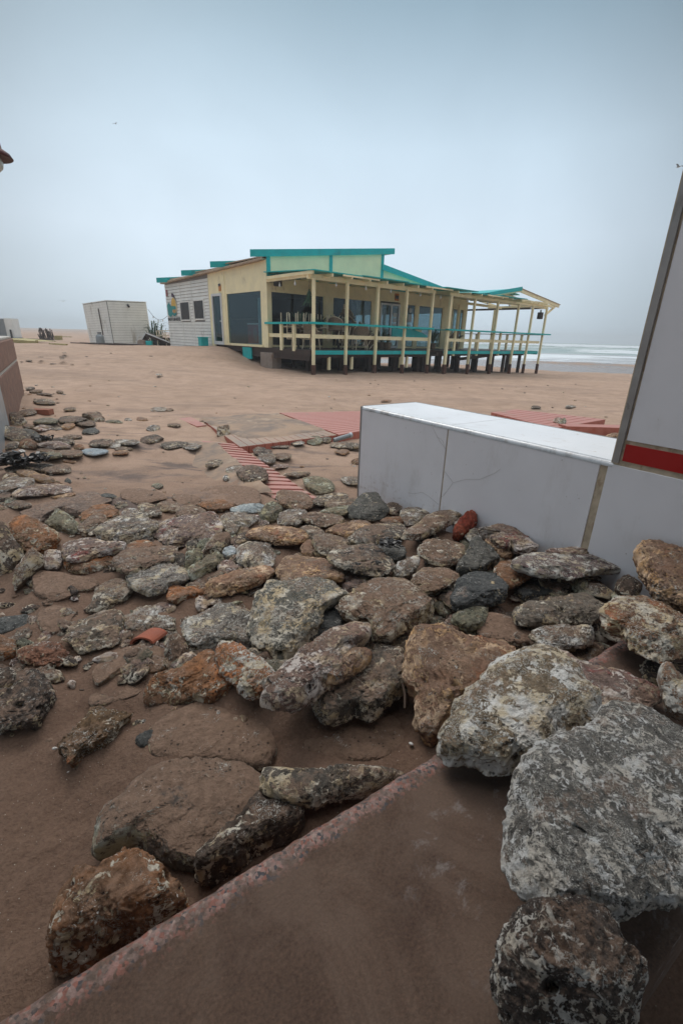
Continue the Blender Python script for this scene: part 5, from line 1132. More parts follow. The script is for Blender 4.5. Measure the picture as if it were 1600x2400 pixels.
w|white-ringed brown stone at the foot of the tiled wall left of the first grout line|S 937,1205 954,1187 989,1187 1006,1203 981,1225 954,1235|q=.42 z=.12
k|small dark stone between the dark pitted slab and the tiled wall|S 903,1182 919,1177 941,1193 926,1210 910,1202|q=.45 z=.10
o|small ochre stone under the dark pitted slab|S 891,1221 913,1210 943,1210 946,1225 913,1230|q=.5 z=.12
b|upright brown stone standing on the sandy boardwalk corner|J 315,345 318,300 370,278 400,285 402,340 362,367 320,365|q=.25 z=.09 t=.9
k|oval brown boulder beside the stepped boardwalk panel|J 450,620 470,578 540,550 630,570 660,610 640,662 560,678 480,664|q=.5 z=.07 p=.85
w|small white stone touching the oval brown boulder|J 375,600 390,568 450,553 490,560 450,602 400,614|q=.5 z=.04
g|flat grey stone left of the oval brown boulder|J 240,552 270,518 350,512 407,525 380,553 280,568|q=.55 z=.03
w|tiny white stone below the flat grey stone|J 355,654 370,618 402,628 390,664|q=.5 z=.03
g|tiny flat stone at the front corner of the sandy boardwalk panel|J 495,427 520,408 575,412 572,432 510,436|q=.6 z=.03
k|black and white knobbly stone below the red boardwalk front|J 560,460 600,428 680,448 692,482 620,494 580,482|q=.5 z=.05
w|white knobbly stone right beneath the black and white stone|J 598,492 650,468 712,498 703,543 650,548|q=.5 z=.05
b|brown stone with white specks right of the white knobbly stone|J 690,492 740,468 820,478 803,512 740,518|q=.5 z=.04
p|flat reddish stone right of the stepped boardwalk panel|J 698,558 740,543 802,548 782,572 720,574|q=.6 z=.03
b|flat brown stone below the flat reddish stone|J 768,608 850,597 944,598 903,632 830,638|q=.55 z=.03
v|grey-green speckled round slab between boardwalk and tiled wall|J 903,652 980,628 1060,648 1112,700 1102,742 1020,753 950,722|q=.32 z=.04 p=.6
w|white long stone touching the left edge of the tiled wall|J 1158,642 1200,628 1290,638 1290,688 1200,684|q=.5 z=.04
w|white stone against the front of the sandy boardwalk panel|J 808,402 860,383 912,400 882,418 830,418|q=.6 z=.05
v|yellowish knobbly stones' left lump under the grey tube|J 928,402 948,362 1010,352 1030,385 1000,418 960,418|q=.5 z=.05
g|grey knobbly lump directly below the grey tube|J 1000,385 1010,352 1060,348 1092,380 1060,404|q=.55 z=.05
g|dark grey flat stone at the wall below the grey tube|J 1083,432 1100,400 1200,393 1290,410 1290,444 1150,444|q=.6 z=.04
t|tiny tan stone below the dark grey flat stone|J 1118,462 1160,443 1212,460 1180,484|q=.5 z=.02
w|thin pale stone below the sandy boardwalk panel|J 668,430 720,413 802,420 762,438|q=.6 z=.03
o|little orange stone at the left edge of the tiled wall|J 1228,522 1290,503 1290,548 1240,543|q=.5 z=.02
g|smooth oval grey stone on the open sand right of the block wall|I 230,122 250,105 320,98 375,118 372,140 270,141|q=.55 z=.03 p=.8
k|thin dark stone lying above the smooth oval grey stone|I 253,75 290,60 357,66 352,79|q=.6 z=.02
b|small round brown stone right of the thin dark stone|I 384,51 410,43 434,58 412,67|q=.55 z=.02
g|small oval stone left of the pebble heap|I 435,174 470,156 517,164 507,184 455,186|q=.55 z=.02
b|brown stone behind the thin dark stone near the block wall|I 203,52 240,36 292,36 272,55 215,63|q=.6 z=.02
k|flat dark stone close to the block wall|I 175,27 200,18 232,20 240,32 185,40|q=.6 z=.02
b|long orange-brown stone leaning on the brick|I 122,203 170,180 250,168 245,192 160,217|q=.5 z=.04
k|dark layered stone left in the dark heap on the open sand|I 398,242 440,218 540,223 592,240 520,262 430,272|q=.55 z=.05
k|smooth dark stone at the front of the dark heap|I 508,267 560,243 640,248 652,277 570,287|q=.6 z=.04 p=.8
b|brown hooked stone at the right end of the dark heap|I 563,212 620,188 690,198 712,250 660,278 620,235|q=.45 z=.06
v|olive arched stone left of the dark heap|I 228,272 290,228 360,230 392,262 330,274|q=.5 z=.05
p|pinkish flat stone with orange edge in front of the olive arched stone|I 233,302 300,273 400,268 362,302 270,324|q=.5 z=.04
t|tan plate in front of the dark heap|I 418,292 470,263 512,280 472,314|q=.5 z=.04
w|pale stone between the pinkish flat stone and the tan plate|I 343,302 390,288 432,300 382,316|q=.6 z=.03
d|slate-blue stone alone on the sand below the dark heap|I 560,337 580,303 650,298 677,320 640,346|q=.5 z=.04
v|thin dark stone trailing right of the dark heap|I 708,262 740,243 832,248 834,264 750,270|q=.65 z=.02
w|tiny white stone right of the thin trailing stone|I 848,246 870,230 898,245 870,255|q=.6 z=.02
t|small tan stone left of the short pale boardwalk piece|I 933,242 950,223 1008,235 1002,250 950,253|q=.6 z=.02
w|white flat stone alone on the open sand above the boardwalk|I 1026,176 1050,156 1120,156 1142,175 1112,190 1050,188|q=.55 z=.02
b|brown stone touching the white flat stone on the open sand|I 1128,172 1160,163 1182,178 1140,186|q=.6 z=.02
w|cream white stone with a pinkish base in the open sand|I 996,311 1020,283 1070,278 1088,300 1040,328|q=.5 z=.03
b|small brown stone beside the short pale boardwalk piece|I 1141,281 1180,266 1228,275 1216,292 1160,292|q=.6 z=.03
k|dark double stone in the middle of the sandy bay|I 608,411 640,378 740,373 768,390 742,422 650,428|q=.5 z=.04
w|white flat stone at the right of the sandy bay|I 783,391 840,376 930,383 948,405 880,418 820,414|q=.55 z=.04
k|black and brown stone right of the white flat bay stone|I 958,397 980,358 1060,343 1112,360 1090,382 1020,408|q=.45 z=.04
g|pitted grey stone at the right of the sandy bay|I 1096,432 1130,398 1272,388 1282,410 1180,446|q=.5 z=.03
w|white pitted stone adjoining the pitted grey stone|I 1238,427 1290,403 1372,415 1312,448|q=.5 z=.03
b|reddish flat stone above the row of bay stones|I 433,366 460,343 550,346 558,365 480,375|q=.55 z=.04
k|dark mottled stone at the left end of the row of bay stones|I 358,386 400,363 500,383 507,414 440,413|q=.5 z=.05
p|long pinkish white stone left of the bay, edge lit|I 258,422 300,393 400,388 482,430 400,444 300,438|q=.5 z=.05
l|pale blue-grey oval stone in the sandy bay|I 558,462 600,438 700,438 737,460 650,490 590,486|q=.45 z=.04 p=.7
b|brown stone sunk left of the pale blue-grey oval stone|I 378,467 450,448 560,453 562,482 460,504|q=.5 z=.04
v|smooth olive stone in the ring of stones by the bay|I 228,492 270,463 380,458 422,490 350,512 260,511|q=.5 z=.04
o|small orange stone above the pale blue-grey oval stone|I 503,437 540,408 577,420 572,448|q=.5 z=.04
w|white chip right of the dark double stone|I 728,427 760,398 822,405 802,438|q=.5 z=.04
k|thin black stone below the white flat bay stone|I 783,447 820,428 902,430 882,447 820,458|q=.6 z=.03
t|thin tan stone below the thin black stone|I 768,477 800,453 872,448 877,466 790,486|q=.55 z=.03
b|narrow brown stone below the long pinkish white stone|I 253,452 300,436 372,445 352,467 280,471|q=.55 z=.04
t|tiny tan stone below the brown sunken stone|I 428,527 470,508 518,520 492,538|q=.55 z=.02
k|dark upright rock at the foot of the block wall|I 63,217 90,193 132,198 185,262 152,308 90,304|q=.35 z=.09
g|long grey-brown slab leaning against the block wall|I -10,302 20,283 120,308 212,350 232,377 130,393 50,384 0,352|q=.35 z=.09
o|smooth ochre boulder under the leaning grey-brown slab|I 128,422 150,378 210,370 257,400 252,437 160,441|q=.45 z=.07 p=.85
d|bluish flat stone behind the smooth ochre boulder, ending in dark seaweed|I 138,317 190,303 250,330 322,390 262,403 210,362|q=.4 z=.06
g|grey stone left of the smooth ochre boulder|I 38,453 70,398 127,388 132,432 80,453|q=.4 z=.06
k|long dark rock under the heap of seaweed|I 38,578 100,558 220,538 372,543 352,572 300,603 200,593 60,603|q=.45 z=.07
b|brown stone right of the long dark rock, on the sand|I 288,607 320,568 420,548 477,558 482,592 400,618|q=.45 z=.06
t|pale stone with a pink point below the long dark rock|I 118,602 150,583 250,598 340,638 375,665 280,678 200,642|q=.42 z=.08
w|white streaked flat slab at the left edge|I -20,692 50,648 150,633 232,648 202,692 100,722 -20,745|q=.35 z=.09
p|long purple-brown slab right of the white streaked slab|I 88,742 180,698 250,688 400,678 488,700 482,738 350,753 180,763 100,773|q=.4 z=.08
b|rounded brown stone left of the pale stone with a pink point|I 18,652 50,603 100,603 128,635 62,663|q=.5 z=.08
k|dark brown stone at the left edge under the white streaked slab|I -20,795 0,743 70,738 83,765 42,795|q=.4 z=.08
d|little grey cone of stone on the sand right of the purple-brown slab|I 438,673 465,638 487,655 482,684|q=.4 z=.03
v|small pale green stone alone above the rubble|I 1033,692 1070,673 1112,685 1082,713|q=.5 z=.03
t|thin tan stone above the large flat blue-black slab|I 348,787 390,753 512,738 502,762 400,788|q=.5 z=.05
d|thin grey stone at the right tip of the blue-black slab|I 688,762 730,743 793,765 742,783|q=.55 z=.04
b|small stone in the wedge between block wall stones|I 155,290 185,268 235,280 225,300 180,305|q=.5 z=.07
p|rosy stone behind the red boardwalk panels beyond the tiled wall|S 1296,985 1305,978 1316,982 1318,992 1303,994|q=.5 z=.13
v|grey-tan stone on the gap between the tilted and the pinkish boardwalk panels|S 1308,988 1318,979 1326,990 1320,1000 1308,998|q=.5 z=.13
g|pointed grey stone in front of the tilted red boardwalk panel|S 1362,1010 1372,1000 1384,1012 1376,1018|q=.4 z=.05
d|round dark stone right of the pointed grey stone behind the wall|S 1384,1012 1392,1003 1398,1012 1392,1020|q=.5 z=.05
t|flat tan stone at the foot of the pillar behind the wall|S 1420,1020 1436,1014 1448,1018 1440,1026 1424,1026|q=.5 z=.04
k|clump of dark stone on the open sand beyond the wall|S 1244,956 1250,950 1264,953 1266,958 1250,958|q=.5 z=.02
w|flat white stone on the open sand beyond the wall|S 1324,952 1332,949 1348,953 1340,956 1326,955|q=.6 z=.02
o|flat orange stone right behind the left end of the tiled wall|S 892,940 900,937 917,939 914,942 896,942|q=.6 z=.02
k|loose dark stone far out on the sand, nearest the white store|Z 520,660 545,652 575,655 572,664 530,666|q=.6 z=.05
k|thin dark stone below it on the far sand|Z 525,674 550,670 568,673 560,678 530,679|q=.6 z=.05
k|slim stone far out left of the pair|Z 334,660 355,656 386,659 380,663 345,663|q=.6 z=.05
b|small reddish stones' largest, far left by the block wall|Z 228,690 245,682 285,690 280,696 235,696|q=.6 z=.05
b|flat stone far left touching the sand by the block wall|Z 180,698 195,696 207,700 200,704 184,704|q=.6 z=.05
k|long thin stone in the far sand below the slim stone|Z 438,717 465,713 495,717 488,721 450,721|q=.6 z=.05
w|white flat stone far out in the sand below the fallen awning|Z 1366,812 1380,806 1418,813 1405,820 1375,820|q=.6 z=.03
k|tiny dark stone far out below the white store|Z 962,626 972,622 984,626 974,630|q=.6 z=.05
k|second tiny dark stone far out between the slim stone and the store|Z 746,657 758,653 774,656 765,660|q=.6 z=.05
k|small dark stone far out near the beach club bin|Z 1305,652 1322,647 1342,651 1330,656|q=.6 z=.05
b|brown bit of stone in the far sand, right of the long thin stone|Z 612,724 630,718 652,720 640,727|q=.6 z=.05
k|topmost small dark stone on the far sand|Z 545,624 560,619 584,622 574,627|q=.6 z=.05
'''
SPH = {}
def sphere(level):
    if level not in SPH:
        bm = bmesh.new(); bmesh.ops.create_icosphere(bm, subdivisions=level, radius=1)
        V = np.array([v.co[:] for v in bm.verts]); T3 = np.array([[v.index for v in f.verts] for f in bm.faces]); bm.free(); SPH[level] = (V, T3)
    return SPH[level]
def smooth_poly(P, k=6):
    n = len(P); out = []
    for i in range(n):
        a, b, c, d = P[i - 1], P[i], P[(i + 1) % n], P[(i + 2) % n]
        for j in range(k):
            t = j / k; out.append(.5 * ((2 * b) + (c - a) * t + (2 * a - 5 * b + 4 * c - d) * t * t + (3 * b - a - 3 * c + d) * t ** 3))
    return np.array(out)
TINT = {}
GROW = 1.06
def tinted(kind, rgb, more):
    key = (kind, rgb, more)
    if key in TINT: return TINT[key]
    base = {'g': dict(crust_amt=.5, dust=.35), 'w': dict(crust=(.74, .72, .68), crust_amt=.95, dust=.3, speck=1, worm=.8), 'o': dict(crust_amt=.3, dust=.3, rust=.4), 's': dict(crust_amt=.15, dust=.9), 'r': dict(crust_amt=.3, dust=.3, speck=.5), 'd': dict(crust_amt=.1, dust=.6)}[kind]
    if more: base['crust_amt'] = .95; base['worm'] = .8
    TINT[key] = rock_mat('rock_tint_%d' % len(TINT), rgb, tuple(x * 1.25 for x in rgb), **base); return TINT[key]
def near_variant(mat, tex):
    key = (mat.name, tex)
    if key not in TINT:
        a = dict(RARG[mat.name]); a['crust'] = tuple(.5 * (x + max(a['crust'])) for x in a['crust']); TINT[key] = rock_mat(mat.name + '_near', tex=tex, c2k=(.86, .80, .72), **a)
    return TINT[key]
def more_crust(kind):
    key = (kind, None, 1)
    if key not in TINT:
        cols = {'g': ((.16, .14, .12), (.22, .185, .155)), 'o': ((.33, .14, .055), (.26, .12, .055)), 'p': ((.17, .115, .11), (.20, .15, .135)), 't': ((.30, .19, .13), (.2, .14, .1)), 'k': ((.14, .11, .09), (.2, .16, .13)), 'b': ((.15, .105, .08), (.20, .145, .11))}[kind]
        TINT[key] = rock_mat('rock_crusted_' + kind, *cols, crust=(.68, .65, .59), crust_amt=.85, dust=.3, rust=.6 if kind == 'o' else 0, rustc=(.27, .10, .035), speck=.8, worm=1)
    return TINT[key]
def make_stone(idx, kind, label, pts, o):
    q = float(o.get('q', .35)) * (.74 if 'h' not in o else .85); pw = float(o.get('p', .46)); zc = float(o.get('z', .05)); lift = float(o.get('l', 0)); nf = int(o.get('f', 3))
    pts = np.array(pts, float); lo, hi = pts.min(0), pts.max(0); cx, cy = (lo + hi) / 2; Wp, Hp = hi - lo
    r = ray(cx, cy)
    # height: given relative to the open sand
    p = onz(cx, cy, zc)
    for _ in range(5):
        g = float(base_ground(p[0], p[1])[0]); p = onz(cx, cy, g + zc)
    # keep it on the near side of the tiled wall
    if cx > 845 and cy > 1100:
        for _ in range(60):
            dd = (p[:2] - FL) @ WN; al = (p[:2] - FL) @ WD
            if al > -.1 and dd > -.5 * Hp * np.linalg.norm(p - CAM) / F * .9 - .01: p = CAM + (p - CAM) * .985
            else: break
    D = np.linalg.norm(p - CAM); p = CAM + (p - CAM) * (1 - lift / D); D -= lift
    v = (p - CAM) / D; sd = max(.08, -v[2]); dep = math.asin(min(1, sd))
    # tilt of the slab toward the viewer where the outline is too tall to lie flat
    need = min(.93, (1 - q) * Hp / Wp * .95)
    tilt = float(o.get('t', max(0, math.asin(need) - dep)))
    fx = v[:2] / np.linalg.norm(v[:2]); back = np.array([-fx[0], -fx[1], 0])
    n = math.cos(tilt) * np.array([0, 0, 1.]) + math.sin(tilt) * back
    rs = random.Random(idx * 13 + 5); n = n + np.array([rs.uniform(-.1, .1), rs.uniform(-.06, .06), 0]); n /= np.linalg.norm(n)
    nv = abs(n @ v); tp = q * Hp; th = tp * D / F / max(.3, math.sqrt(max(0, 1 - nv * nv))); th = min(th, Wp * D / F * .62)
    P2 = pts.copy(); P2[:, 1] = cy + (P2[:, 1] - cy) * (1 - tp / Hp) 
    GROWK = 1
    P3 = np.array([onplane(x, y, p, n) for x, y in smooth_poly(P2)]) - p
    X = np.cross(np.array([fx[0], fx[1], 0]), n); X /= np.linalg.norm(X); Y = np.cross(n, X)
    A = P3 @ X; B = P3 @ Y
    ang = np.arctan2(B, A); rad = np.hypot(A, B); s = np.argsort(ang); ang = ang[s]; rad = rad[s]
    ang = np.concatenate([ang - 2 * math.pi, ang, ang + 2 * math.pi]); rad = np.concatenate([rad] * 3)
    big = Wp * 682 / 1600
    lev = 7 if big > 150 else 6 if big > 48 else 5 if big > 18 else 4 if big > 8 else 3
    V, T3 = sphere(lev)
    ph = np.arctan2(V[:, 1], V[:, 0]); rho = np.hypot(V[:, 0], V[:, 1]) ; z = V[:, 2]
    rr = rho ** (pw * .9); zz = np.sign(z) * np.abs(z) ** pw
    nrm_ = (rr ** (2 / (pw)) + np.abs(zz) ** (2 / pw)) ** (-pw / 2); 
    R = np.interp(ph, ang, rad)
    L0 = np.column_stack([np.cos(ph) * rr, np.sin(ph) * rr, zz])
    # a few flat breaks
    for k in range(nf + 2):
        m = np.array([rs.gauss(0, 1), rs.gauss(0, 1), rs.gauss(0, .8) + .25]); m /= np.linalg.norm(m); d0 = rs.uniform(.74, .93) if k < nf else rs.uniform(.86, .98)
        ex = L0 @ m - d0; mk = ex > 0; L0[mk] -= np.outer(ex[mk] * .8, m)
    s1, s2, s3 = R, R, th / 2
    G = np.column_stack([L0[:, 0] * R, L0[:, 1] * R, L0[:, 2] * th / 2 * (1.0 + .0 * R)])
    size = float(np.median(rad)); off = np.array([idx * 7.3, idx * 3.1, idx * 1.7])
    dirn = G / (np.linalg.norm(G / np.array([1, 1, max(.2, th / 2 / size)]), axis=1)[:, None] + 1e-9); dirn /= np.linalg.norm(dirn, axis=1)[:, None] + 1e-9
    lown = fbm(G / size * .95 + off, 3)
    knob = float(o.get('n', .55 if kind == 'm' else .4 if kind == 's' else 1.))
    disp = lown * min(size * .11, th * .24)
    if lev >= 4: disp += fbm(G / size * 3.0 + off * 2, 3, .55) * min(size * .085, th * .20) - np.abs(fbm(G / size * 2.2 + off * 5, 3, .55)) * min(size * .09, th * .2)
    if lev >= 5: disp += np.abs(fbm(G * 34 + off, 4, .6)) * -.014 * min(1, size / .08) + .004; disp *= knob
    if lev >= 6:
        rough = {'t': 1.6, 'w': 1.1, 'k': 1., 'g': .9, 'o': 1.1, 's': .25, 'd': .6, 'm': .25}.get(kind, .8)
        disp += fbm(G * 95 + off, 3, .6) * .0042 * rough
        wv = worley(G * 42 + off); disp -= (1 - sstep(wv, .12, .38)) * .0045 * rough * (fbm(G * 6 + off, 2) > -.05)
        # bored holes
        wv = worley(G * 13 + off * 3); disp -= (1 - sstep(wv, .11, .19)) * .024 * (rough > .7) * (perlin(G * 4 + off) > -.06)
    G = G + dirn * disp[:, None]
    # match the measured outline: compare what the camera sees with the traced box and rescale in the slab's own plane
    for _ in range(3):
        Wd = p + np.outer(G[:, 0], X) + np.outer(G[:, 1], Y) + np.outer(G[:, 2], n) - CAM
        w = Wd @ _F; sx = 800 + F * (Wd @ RC) / w; sy = 1200 - F * (Wd @ UC) / w
        kx = Wp / (sx.max() - sx.min()); hy = sy.max() - sy.min(); ky = 1 + (Hp / hy - 1) / max(.35, 1 - q)
        G[:, 0] *= min(1.5, max(.7, kx * GROW)); G[:, 1] *= min(1.5, max(.6, ky * GROW))
        p = p + (RC * (cx - (sx.max() + sx.min()) / 2) - UC * (cy - (sy.max() + sy.min()) / 2)) * D / F
    me = bpy.data.meshes.new('stone'); me.vertices.add(len(G)); me.vertices.foreach_set('co', G.ravel())
    me.loops.add(T3.size); me.loops.foreach_set('vertex_index', T3.ravel())
    me.polygons.add(len(T3)); me.polygons.foreach_set('loop_start', np.arange(0, T3.size, 3)); me.polygons.foreach_set('loop_total', np.full(len(T3), 3))
    me.polygons.foreach_set('use_smooth', np.ones(len(T3), bool)); me.update(calc_edges=True)
    if 'c' in o: mat = tinted(kind if kind in 'gwosrd' else 'g', tuple(float(x) for x in o['c'].split(',')), 'w' in o)
    elif 'w' in o and kind in 'gotpkb': mat = more_crust(kind)
    elif 'o' in o: mat = RM['o']
    else: mat = RM[kind]
    if D < 1.3 or 'x' in o: mat = near_variant(mat, float(o.get('x', 1.9)))
    me.materials.append(mat)
    name = 'boulder' if Wp * D / F > .22 else 'stone'
    ob = bpy.data.objects.new(name, me); COL.objects.link(ob)
    ob.matrix_world = Matrix(((X[0], Y[0], n[0], p[0]), (X[1], Y[1], n[1], p[1]), (X[2], Y[2], n[2], p[2]), (0, 0, 0, 1)))
    tag(ob, label, 'boulder' if name == 'boulder' else 'stone', 'storm-washed stones on the sand')
    bur = float(o.get('b', 0)); sidew = min(size, .22)
    lowz = p[2] - th * ((.12 if cx < 640 and cy > 1440 else .30 if cx < 620 or cy > 1640 else .75) - .55 * bur) + (.03 * min(1, size / .12) if kind == 's' else 0)
    PILE.append((p[0], p[1], min(lowz, .22) if zc > .1 else lowz, max(.05, sidew * .85), 1.0 if cy > 960 else .2))
    return ob, p, th, size, n

STONE = {}
_lines = [l for l in STONES.strip().split('\n')]
for i, l in enumerate(_lines):
    kind, label, poly, opt = l.split('|')
    c, *pp = poly.split(' '); ox, oy, sc_ = CROP[c]
    pts = [(ox + sc_ * float(a.split(',')[0]), oy + sc_ * float(a.split(',')[1])) for a in pp]
    o = dict(a.split('=') for a in opt.split())
    STONE[i] = make_stone(i, kind, label, pts, o)

# the brick, the shard, the seaweed, shells and twigs
P = onz(100, 968, .03); br = MB().box(-.14, .14, -.07, .07, 0, .085).build('brick', MT['brick'], None, bevel=.006, loc=(P[0], P[1], gz(P[0], P[1]) - .005)); br.rotation_euler = (0, 0, .05); tag(br, 'single red brick lying flat on the sand near the block wall', 'brick')
P = onz(350, 1500, .05); k = 10; m = MB()
ring = [[(.060 * math.cos(a) * s, .0 + v, .030 * math.sin(a) * s) for s in (1, .78)] for v in (-.045, .045) for a in [math.pi * j / k for j in range(k + 1)]]
vs = [p_ for rr_ in ring for p_ in rr_]; fs = []
for j in range(k):
    a = j * 2; b_ = (j + k + 1) * 2
    fs += [(a, a + 2, b_ + 2, b_), (a + 1, b_ + 1, b_ + 3, a + 3), (a, a + 1, a + 3, a + 2), (b_, b_ + 2, b_ + 3, b_ + 1)]
fs += [(0, 2 * (k + 1), 2 * (k + 1) + 1, 1), (2 * k, 2 * k + 1, 4 * k + 3, 4 * k + 2)]
m.add(vs, fs); sh = m.build('roof_tile', plain('terracotta', (.30, .085, .045), .8, .15, 12, bump=.004), None, smooth=False, loc=(P[0], P[1], gz(P[0], P[1]) + .02)); sh.rotation_euler = (-.15, -.25, -.25); tag(sh, 'curved terracotta roof tile shard stuck in the sand, left of centre', 'tile shard')
weed = plain('seaweed', (.012, .009, .008), .35, .3, 20)
def seaweed(px, py, z, n, size, label, flat=.5):
    P = onz(px, py, z); m = MB()
    for k in range(n):
        a = rnd.uniform(0, 6.28); d = rnd.uniform(0, size) ; b0 = Vector((math.cos(a) * d, math.sin(a) * d * .7, 0)); pts = [b0]
        for q in range(4):
            pts.append(pts[-1] + Vector((rnd.uniform(-1, 1), rnd.uniform(-1, 1), rnd.uniform(-.3, flat))) * size * .28)
        m.tube(pts, .006 * size / .06 * .8, 5, .002)
        m.bar(pts[-2], pts[-1], .016 * size / .06, .003)
    o = m.build('seaweed', weed, None, loc=tuple(P)); tag(o, label, 'seaweed', 'black seaweed tufts'); return o
seaweed(105, 1030, .14, 60, .09, 'black seaweed tuft at the end of the bluish flat stone near the block wall', .8)
seaweed(35, 1083, .13, 90, .16, 'wide heap of black seaweed at the left edge on the long dark rock', .7)
seaweed(88, 1078, .13, 70, .10, 'black seaweed tuft at the right end of the long dark rock', .9)
for px, py, s, n_, l in ((912, 1272, .055, 60, 'biggest black seaweed tuft, draped over the rock right of the spotted slab'), (836, 1322, .018, 14, 'small black seaweed tuft at the lower middle of the spotted slab'), (818, 1296, .016, 10, 'small black seaweed tuft at the upper left of the spotted slab'),
                         (845, 1285, .018, 12, 'small black seaweed tuft at the top of the spotted slab'), (887, 1318, .022, 18, 'black seaweed tuft near the right end of the spotted slab'), (893, 1292, .02, 16, 'black seaweed shred between spotted slab and draped rock')):
    seaweed(px, py, .245, n_, s, l, .35)
shell = plain('shell_white', (.66, .64, .60), .4, .05, 20)
for px, py, z, s, l in ((963, 1743, .09, .008, 'white shell on the sand-hidden slab in the middle'), (129, 1754, .03, .006, 'small white shell in the left sand'), (160, 1809, .03, .003, 'tiny white shell under the point of the wedge-shaped rock'), (493, 1990, .14, .010, 'pale limpet on the dark wedge rock'), (382, 1696, .05, .008, 'white shell chip above the broad sand-covered slab')):
    P = onz(px, py, z); o = MB().lathe([(.001, s * .55), (s * .5, s * .42), (s, 0), (s * .8, -.001)], n=14).build('shell', shell, None, smooth=True, loc=tuple(P)); o.scale = (1.3, .85, 1); o.rotation_euler = (.2, .3, px * .1); tag(o, l, 'shell', 'little shells')
tw = plain('twig', (.07, .045, .03), .8, .2, 20)
P = onz(948, 1660, .16); Q = onz(943, 1600, .20)
tag(MB().tube([Vector(P - P), Vector(Q - P) * .5 + Vector((.004, 0, 0)), Vector(Q - P)], .004, 6).build('twig', tw, None, loc=tuple(P)), 'brown twig standing in the gap left of the orange-tan honeycombed rock', 'twig')
P = onz(192, 1618, .045); tag(MB().box(-.008, .008, -.002, .002, 0, .004).build('twig', tw, None, loc=tuple(P)), 'tiny dark splinter on the left sand', 'twig')

SAND_OBJ = make_terrain()
make_sea()

# rubble of fist-sized stones in the hollows between the big ones: nobody could count it
def make_rubble():
    rs = np.random.RandomState(11); V, T3 = sphere(3); vs = []; ts = []; n0 = 0; k = 0
    while k < 620:
        px = rs.uniform(-10, 1610); py = 1175 + 420 * rs.rand() ** 1.1
        if px < 420 and rs.rand() < .25: continue
        if px > 900 and py < 1230 + (px - 900) * .12: continue
        p = onz(px, py, .05 if px < 620 else .10)
        if (p[:2] - FL) @ WN > -.05 and (p[:2] - FL) @ WD > -.1: continue
        if (p[:2] - SLAB0) @ SLN > -.03: continue
        s = rs.uniform(.016, .06) * (1 if px > 500 else .7); sc_ = np.array([1.25, .85, .5]) * s * rs.uniform(.8, 1.2, 3)
        g = float(ground(p[0], p[1])[0])
        G = V * sc_; G = G + V * (fbm(V * 1.3 + k * 3.3, 3) * s * .45)[:, None] + V * (fbm(G * 60 + k, 2) * .006)[:, None]
        a = rs.uniform(0, 6.28); t = rs.uniform(-.5, .5); ca, sa = math.cos(a), math.sin(a)
        Rz = np.array([[ca, -sa, 0], [sa, ca, 0], [0, 0, 1]]); Rx = np.array([[1, 0, 0], [0, math.cos(t), -math.sin(t)], [0, math.sin(t), math.cos(t)]])
        G = G @ (Rz @ Rx).T + np.array([p[0], p[1], g + s * .22])
        vs.append(G); ts.append(T3 + n0); n0 += len(V); k += 1
    G = np.concatenate(vs); T = np.concatenate(ts)
    me = bpy.data.meshes.new('rubble'); me.vertices.add(len(G)); me.vertices.foreach_set('co', G.ravel())
    me.loops.add(T.size); me.loops.foreach_set('vertex_index', T.ravel())
    me.polygons.add(len(T)); me.polygons.foreach_set('loop_start', np.arange(0, T.size, 3)); me.polygons.foreach_set('loop_total', np.full(len(T), 3))
    me.polygons.foreach_set('use_smooth', np.ones(len(T), bool))
    mi = np.repeat(rs.randint(0, 5, k), len(T3)); me.polygons.foreach_set('material_index', mi); me.update(calc_edges=True)
    for kk in 'gbkpv': me.materials.append(RM[kk])
    o = bpy.data.objects.new('rubble', me); COL.objects.link(o); tag(o, 'small broken stones filling the hollows between the boulders', 'rubble', kind='stuff')
make_rubble()

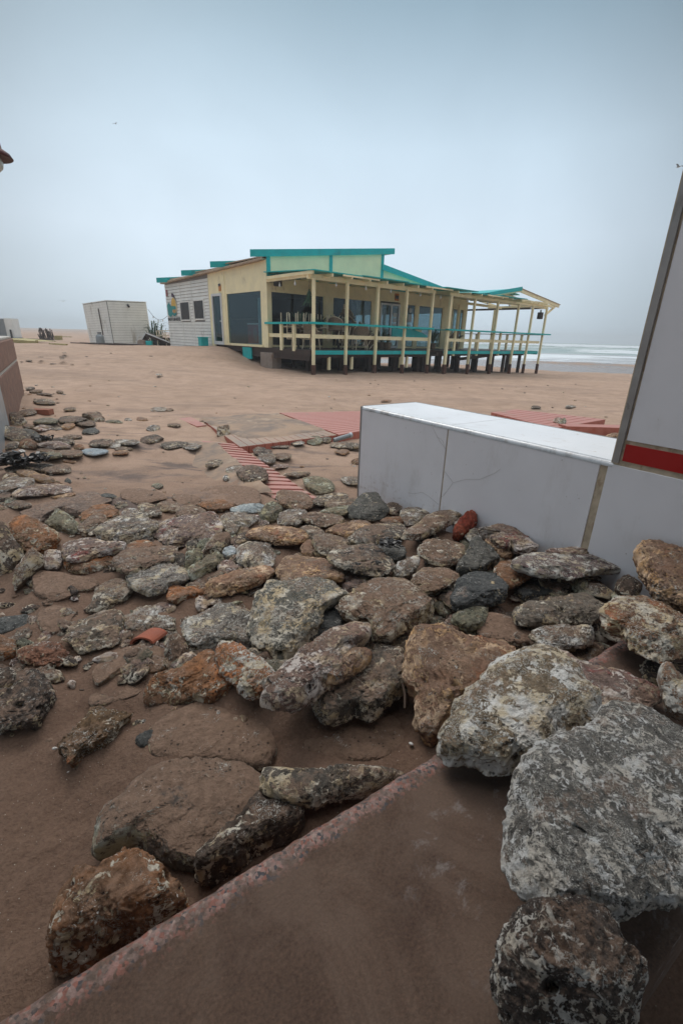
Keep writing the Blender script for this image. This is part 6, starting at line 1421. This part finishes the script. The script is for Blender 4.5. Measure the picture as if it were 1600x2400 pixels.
def make_pebbles():
    rs = np.random.RandomState(23); V, T3 = sphere(2); vs = []; ts = []; n0 = 0; k = 0
    cl = [(rs.uniform(0, 900), rs.uniform(930, 1750)) for _ in range(26)]
    while k < 620:
        if rs.rand() < .6: c_ = cl[rs.randint(len(cl))]; px, py = c_[0] + rs.normal() * 60, c_[1] + rs.normal() * 14
        else: px = rs.uniform(-10, 1450); py = 890 + 900 * rs.rand() ** 1.5
        if py < 880: continue
        p = onz(px, py, .02)
        if (p[:2] - FL) @ WN > -.05 and (p[:2] - FL) @ WD > -.1 and py > 1010: continue
        if (p[:2] - SLAB0) @ SLN > -.02 and p[1] < 2: continue
        s = rs.uniform(.003, .009) * (1 + .35 * p[1]) ; s = min(s, .03); G = V * np.array([1.2, .9, .45]) * s
        G = G * (1 + .5 * fbm(V * 1.5 + k, 2))[:, None]; a = rs.uniform(0, 6.28); ca, sa = math.cos(a), math.sin(a)
        G = G @ np.array([[ca, -sa, 0], [sa, ca, 0], [0, 0, 1]]).T + np.array([p[0], p[1], float(ground(p[0], p[1])[0]) + s * .2])
        vs.append(G); ts.append(T3 + n0); n0 += len(V); k += 1
    G = np.concatenate(vs); T = np.concatenate(ts)
    me = bpy.data.meshes.new('pebbles'); me.vertices.add(len(G)); me.vertices.foreach_set('co', G.ravel())
    me.loops.add(T.size); me.loops.foreach_set('vertex_index', T.ravel())
    me.polygons.add(len(T)); me.polygons.foreach_set('loop_start', np.arange(0, T.size, 3)); me.polygons.foreach_set('loop_total', np.full(len(T), 3))
    me.polygons.foreach_set('use_smooth', np.ones(len(T), bool)); me.polygons.foreach_set('material_index', np.repeat(rs.randint(0, 5, k), len(T3))); me.update(calc_edges=True)
    for kk in ('b', 'k', 'g', 'w', 't'): me.materials.append(RM[kk])
    o = bpy.data.objects.new('pebbles', me); COL.objects.link(o); tag(o, 'scattered pebbles and shell grit strewn over the sand', 'pebbles', kind='stuff')
make_pebbles()

# ------------------------------------------------------------------ sea haze
def make_haze():
    o = MB().box(-260, 300, -30, 330, -5.5, 6.5).build('haze', None); tag(o, 'thin salty sea mist over the beach', 'haze', kind='stuff')
    m = bpy.data.materials.new('haze'); m.use_nodes = True; t = m.node_tree; t.nodes.clear()
    v = t.nodes.new('ShaderNodeVolumePrincipled'); v.inputs['Color'].default_value = (.965, .985, 1, 1); v.inputs['Density'].default_value = .0022; v.inputs['Anisotropy'].default_value = .1
    ou = t.nodes.new('ShaderNodeOutputMaterial'); t.links.new(v.outputs[0], ou.inputs['Volume']); o.data.materials.append(m)
make_haze()
